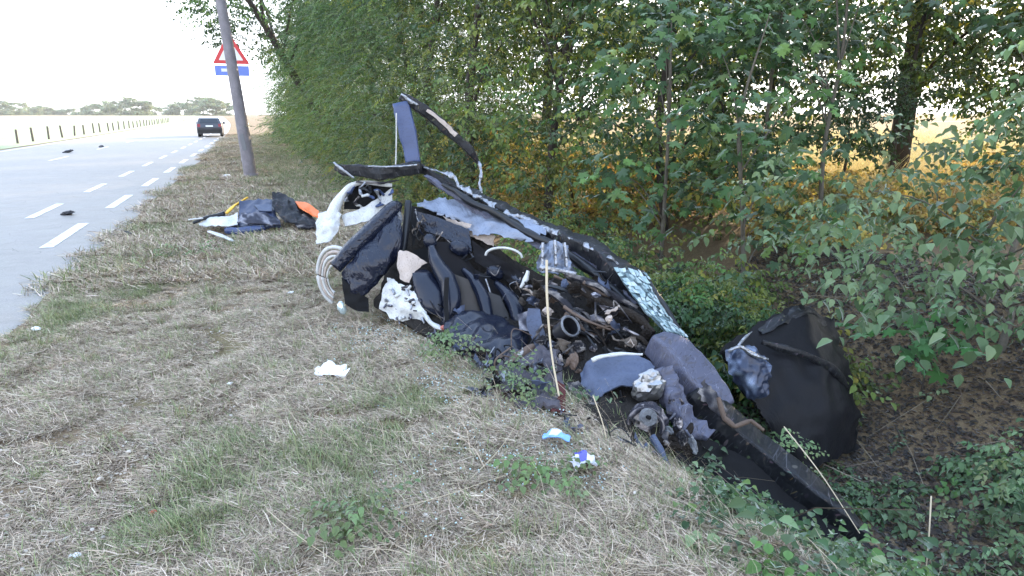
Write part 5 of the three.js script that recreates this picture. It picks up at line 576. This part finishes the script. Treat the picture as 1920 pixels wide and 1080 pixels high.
// ---------- scraps beside the road ----------
{
  const g = 'wreckage pile on the verge', lay = (n, lab, cat, geo, m) => tag(mesh(n, geo, m), lab, cat, g);
  const box = thing('broken_console', 'dark blue broken console lying in the scrap pile', 'car part', g, [-3.976,0,-10.459]);
  const bq = [-3.976,0,-10.459], A = (n, geo, m) => { const o = mesh(n, geo, m, box); o.position.set(-bq[0], 0, -bq[2]); return o; };
  A('shell', sheet([[[-4.326,0.422,-10.6], [-4.065,0.426,-10.7], [-3.836,0.409,-10.7]], [[-4.262,0.212,-10.3], [-3.856,0.269,-10.2], [-3.615,0.211,-10.2]], [[-4.309,0.095,-10.1], [-3.781,0.104,-9.95], [-3.489,0.136,-10]]], { th: 0.05, sub: 7, crumple: 0.07, freq: 5 }), M([0.03, 0.04, 0.08], 0.4));
  A('pale_insert', sheet([[[-4.051,0.399,-10.45], [-3.766,0.408,-10.45]], [[-3.9,0.335,-10.25], [-3.704,0.327,-10.25]]], { th: 0.02, sub: 4, crumple: 0.02 }), MAT.greyBlue);
  A('white_insert', sheet([[[-4.1,0.308,-10.1], [-3.836,0.332,-10.05], [-3.542,0.258,-10]], [[-4.124,0.201,-9.95], [-3.735,0.201,-9.85], [-3.476,0.177,-9.9]]], { th: 0.015, sub: 6, crumple: 0.05, freq: 9, ragged: 0.02 }), MAT.dustyBlue);
  lay('plastic_tube', 'dark padded tube lying at the foot of the scrap pile', 'car part', loft([[-4.313,0.088,-9.95], [-4.003,0.096,-9.9], [-3.721,0.136,-9.95]], [0.05, 0.06, 0.045], { crumple: 0.02 }), MAT.bluePaint);
  lay('broken_grille', 'dark square grille piece propped on the scrap pile', 'car part', sheet([[[-3.803,0.574,-10.6], [-3.596,0.523,-10.6], [-3.445,0.435,-10.5]], [[-3.685,0.361,-10.3], [-3.44,0.335,-10.25], [-3.264,0.277,-10.2]], [[-3.421,0.177,-10.1], [-3.212,0.161,-10], [-2.989,0.153,-9.95]]], { th: 0.06, sub: 7, crumple: 0.06, freq: 8 }), MAT.scuffed);
  lay('engine_cover', 'black buckled cover sheet under the orange strip', 'car part', sheet([[[-3.49,0.393,-10.5], [-3.243,0.334,-10.5]], [[-3.337,0.202,-10.1], [-2.997,0.177,-10.1]], [[-3.203,0.096,-9.9], [-2.896,0.104,-9.95]]], { th: 0.03, sub: 6, crumple: 0.06, freq: 9 }), MAT.dusty);
  lay('orange_strip', 'bright orange panel lying by the wreck nose', 'panel', sheet([[[-3.427,0.443,-10.5], [-3.236,0.418,-10.5], [-2.993,0.328,-10.3]], [[-3.209,0.359,-10.2], [-3.084,0.301,-10.15], [-2.951,0.251,-10.1]]], { th: 0.02, sub: 5, crumple: 0.02 }), M([0.85, 0.2, 0.06], 0.5));
  lay('yellow_strap', 'yellow strap end sticking up from the scrap pile', 'strap', loft([[-4.565,0.251,-10.6], [-4.458,0.357,-10.7], [-4.238,0.494,-10.7]], [[0.03, 0.02], [0.05, 0.02], [0.04, 0.015]], { crumple: 0.015 }), M([0.75, 0.45, 0.05], 0.6));
  lay('black_bar', 'thin black bar pointing from the scrap pile to the road', 'bar', loft([[-4.847,0.185,-10.05], [-4.72,0.244,-10.2], [-4.512,0.28,-10.4]], [0.014, 0.025, 0.04], { crumple: 0.015, freq: 9 }), MAT.blackTrim);
  lay('white_strip', 'white strip lying beside the thin black bar', 'strip', loft([[-4.93,0.226,-10.1], [-4.715,0.251,-10.1]], [[0.02, 0.012]], { seg: 3 }), MAT.white);
  lay('white_sheet', 'crumpled white sheet under the dark console', 'sheet', sheet([[[-4.791,0.161,-10.1], [-4.642,0.229,-10.3], [-4.295,0.28,-10.4]], [[-4.694,0.136,-9.95], [-4.398,0.145,-9.9], [-4.129,0.153,-9.95]]], { th: 0.01, sub: 6, crumple: 0.05, freq: 7 }), MAT.white);
  { const r = rng(69); for (let k = 0; k < 10; k++) { const a = 6.28 * r(), q = 0.5 + 1.2 * r(), p = [bq[0] + Math.cos(a) * q * 1.3, 0.03, bq[2] + Math.sin(a) * q * 0.8]; tag(mesh('plastic_shard', put(sheet([[[0, 0, 0], [0.08 + 0.08 * r(), 0.02, 0.01]], [[0.01, 0.01, 0.05 + 0.06 * r()], [0.07, 0.03 * r(), 0.06]]], { th: 0.008, sub: 3, crumple: 0.02, freq: 20, seed: k }), p, [0.2 * r(), r() * 6, 0.2 * r()]), k % 2 ? MAT.crumb : MAT.dusty), 'small dark plastic shard lying around the scrap pile', 'shard', 'shards around the scrap pile'); } }
  lay('white_trim', 'white trim piece lying alone on the grass before the pile', 'trim piece', loft([[-4.412,0.132,-9.6], [-4.196,0.104,-9.45], [-3.921,0.056,-9.25]], [[0.03, 0.014], [0.045, 0.016], [0.02, 0.01]], {}), MAT.white);
}
// ---------- litter ----------
{ const p = [-1.259,0.02,-4.347]; tag(mesh('paper_tissue', sheet([[[p[0] - 0.1, 0.05, p[2] - 0.04], [p[0], 0.09, p[2] - 0.05], [p[0] + 0.08, 0.05, p[2] - 0.03]], [[p[0] - 0.11, 0.03, p[2]], [p[0] - 0.01, 0.1, p[2] + 0.01], [p[0] + 0.11, 0.04, p[2] + 0.03]], [[p[0] - 0.06, 0.03, p[2] + 0.04], [p[0], 0.05, p[2] + 0.05], [p[0] + 0.09, 0.03, p[2] + 0.07]]], { th: 0.004, sub: 7, crumple: 0.045, freq: 22, ragged: 0.015 }), M([0.82, 0.82, 0.84], 0.9)), 'crumpled white paper tissue lying on the dry grass', 'tissue'); }
function packet(name, label, p, s, ry, cols) { const g = thing(name, label, 'packet', null, p, ry); const [w, h, d] = s; mesh('body', put(sheet([[[-w, 0, -d], [0, h, -d], [w, 0, -d]], [[-w, h * 0.5, 0], [0, h * 2, 0], [w, h, 0]], [[-w, 0, d], [0, h, d], [w, 0, d]]], { th: 0.01, sub: 5, crumple: 0.014, freq: 30 }), [0, 0.02, 0]), M(cols[0], 0.35), g); mesh('print', put(sheet([[[-w * 0.5, h * 1.1, -d * 0.7], [w * 0.3, h * 1.3, -d * 0.7]], [[-w * 0.4, h * 1.8, 0], [w * 0.35, h * 1.9, 0]], [[-w * 0.55, h * 1.0, d * 0.8], [w * 0.1, h * 1.2, d * 0.8]]], { th: 0.014, sub: 4, crumple: 0.01, freq: 30 }), [0, 0.024, 0]), M(cols[1], 0.4), g); }
packet('drink_pouch', 'pale blue drink pouch lying by the wreck', [0.251,0.02,-3.394], [0.075, 0.02, 0.028], -0.25, [[0.2, 0.4, 0.75], [0.6, 0.7, 0.82]]);
packet('snack_wrapper', 'white and blue wrapper lying on the grass', [0.366,0.02,-3.115], [0.06, 0.03, 0.045], 0.3, [[0.7, 0.72, 0.85], [0.1, 0.1, 0.55]]);
MAT.bit = M([0.75, 0.75, 0.73], 0.7); MAT.bitRed = M([0.55, 0.12, 0.07], 0.6);
{ const L = [[[-8.273,0.02,-19.518], 0.09, 'white scrap lying near the foot of the lamp post'], [[-10.29,0.02,-25.105], 0.07, 'small white scrap on the verge behind the lamp post'], [[-2.286,0.02,-3.158], 0.012, 'tiny white pebble beside the bare soil patch'], [[-4.043,0.02,-5.391], 0.03, 'pale stone beside the asphalt edge'], [[-1.913,0.02,-4.214], 0.016, 'pale stone in the open dry grass'], [[-1.671,0.02,-2.484], 0.016, 'flat pale stone on the bare soil'], [[-1.812,0.02,-2.388], 0.02, 'flat pale stone among green tufts'], [[-2.259,0.02,-6.569], 0.025, 'pale chip on the grass before the wreck nose']];
  L.forEach(([p, s, lab], i) => tag(mesh('white_scrap', lump([p[0], p[1] + s * 0.3, p[2]], [s * 1.3, s * 0.45, s], [0.1, i, 0.1], 0.4, 2.5, i, 1), MAT.bit), lab, 'scrap')); const q = [-1.645,0.02,-2.691]; tag(mesh('red_scrap', lump([q[0], q[1] + 0.01, q[2]], [0.022, 0.012, 0.016], [0, 1, 0], 0.5, 2, 4, 1), MAT.bitRed), 'small red plastic scrap lying in the dry grass', 'scrap'); }
// ---------- loose stalks ----------
[['tall pale stalk leaning in front of the engine bay', [[0.229,0.861,-4.3], [0.227,0.64,-4.15], [0.251,0.329,-4], [0.293,0.095,-3.85]], 0.009], ['dry stalk leaning beside the alternator', [[0.466,0.228,-3.55], [0.519,0.083,-3.45], [0.547,-0.099,-3.3], [0.498,0,-2.877]], 0.0035], ['long pale stem lying across the creepers below the sill', [[1.651,-0.041,-3.7], [1.76,-0.19,-3.4], [1.88,-0.398,-3.15]], 0.0035], ['upright brown stem in the ditch creepers', [[2.195,-0.139,-3.1], [2.148,-0.293,-3], [2.135,-0.526,-2.95]], 0.004], ['bent straw stalk on the grass', [[-1.114,0.06,-2.672], [-0.887,0.1,-2.418], [-0.694,0.02,-2.337]], 0.0018], ['crossed straw stalk leading to the drink pouch', [[-0.214,0.02,-2.99], [-0.084,0.07,-3.169], [0.048,0.04,-3.642]], 0.002], ['long straw stalk lying before the wreck', [[-0.59,0.02,-2.712], [-0.326,0.06,-2.781], [-0.027,0.03,-3.024]], 0.0018]].forEach(([lab, pts, w]) => tag(mesh('dry_stalk', loft(pts, [w, w * 0.9, w * 0.7], { ring: 6, box: 0, seg: 8 }), MAT.stalk), lab, 'stalk'));
scatter('glass_crumbs', 'crumbs of broken car glass sprinkled in the grass round the wreck', 'glass', [91, 92].map((k) => { const r = rng(k), out = []; for (let i = 0; i < 16; i++) { const g = new THREE.BoxGeometry(0.006, 0.004, 0.005); g.deleteAttribute('uv'); g.rotateY(r() * 6); g.rotateX(r()); const q = 0.14 * Math.sqrt(r()), b = r() * 6.28; g.translate(q * Math.cos(b), 0.02, q * Math.sin(b)); out.push(g); } return mergeGeometries(out); }), 130, (r) => { const s = 2.6 + 3.6 * r(), t = 0.35 + 0.28 * (6.2 - s) * 0 + 1.3 * r() * r() * -1 + 1.25; return st(s, t); }, (r) => 0.8 + 0.5 * r(), 95, { mat: M([0.5, 0.66, 0.66], 0.15), part: 'crumb' });
// leafy weeds at the foot of the wreck
[['pale green weed at the torn seat cushion', [-0.512,-0.058,-4.6], 0.3, 0.14], ['green weed under the torn carpet', [-0.017,-0.057,-4], 0.24, 0.12], ['green weed beside the drink pouch', [0.188,0,-2.998], 0.2, 0.1], ['clump of green weed in the verge grass', [-4.016,0,-8.178], 0.22, 0.22], ['yellow green weed in the foreground grass', [-0.661,0,-2.58], 0.22, 0.08], ['green weed between sill tube and black panel', [1.811,-0.199,-4.35], 0.7, 0.25], ['green weed under the sill tube', [1.688,-0.403,-3.7], 0.35, 0.18]].forEach(([lab, p, h, R], i) => tree('weed_plant', lab, 'weed', 'weeds round the wreck', { x: p[0], z: p[2], seed: 530 + i, h, r: R, base: 0.02, trunk: 0.004, bark: M([0.12, 0.2, 0.07], 0.8), clumps: 7, n: i === 5 ? 90 : 34, leaf: 'herb', scale: 0.95, pal: [[0.16, 0.24, 0.1], [0.2, 0.27, 0.13], [0.13, 0.2, 0.08]], limbs: 4, flat: 0.2 }));

renderer.render(scene, camera);
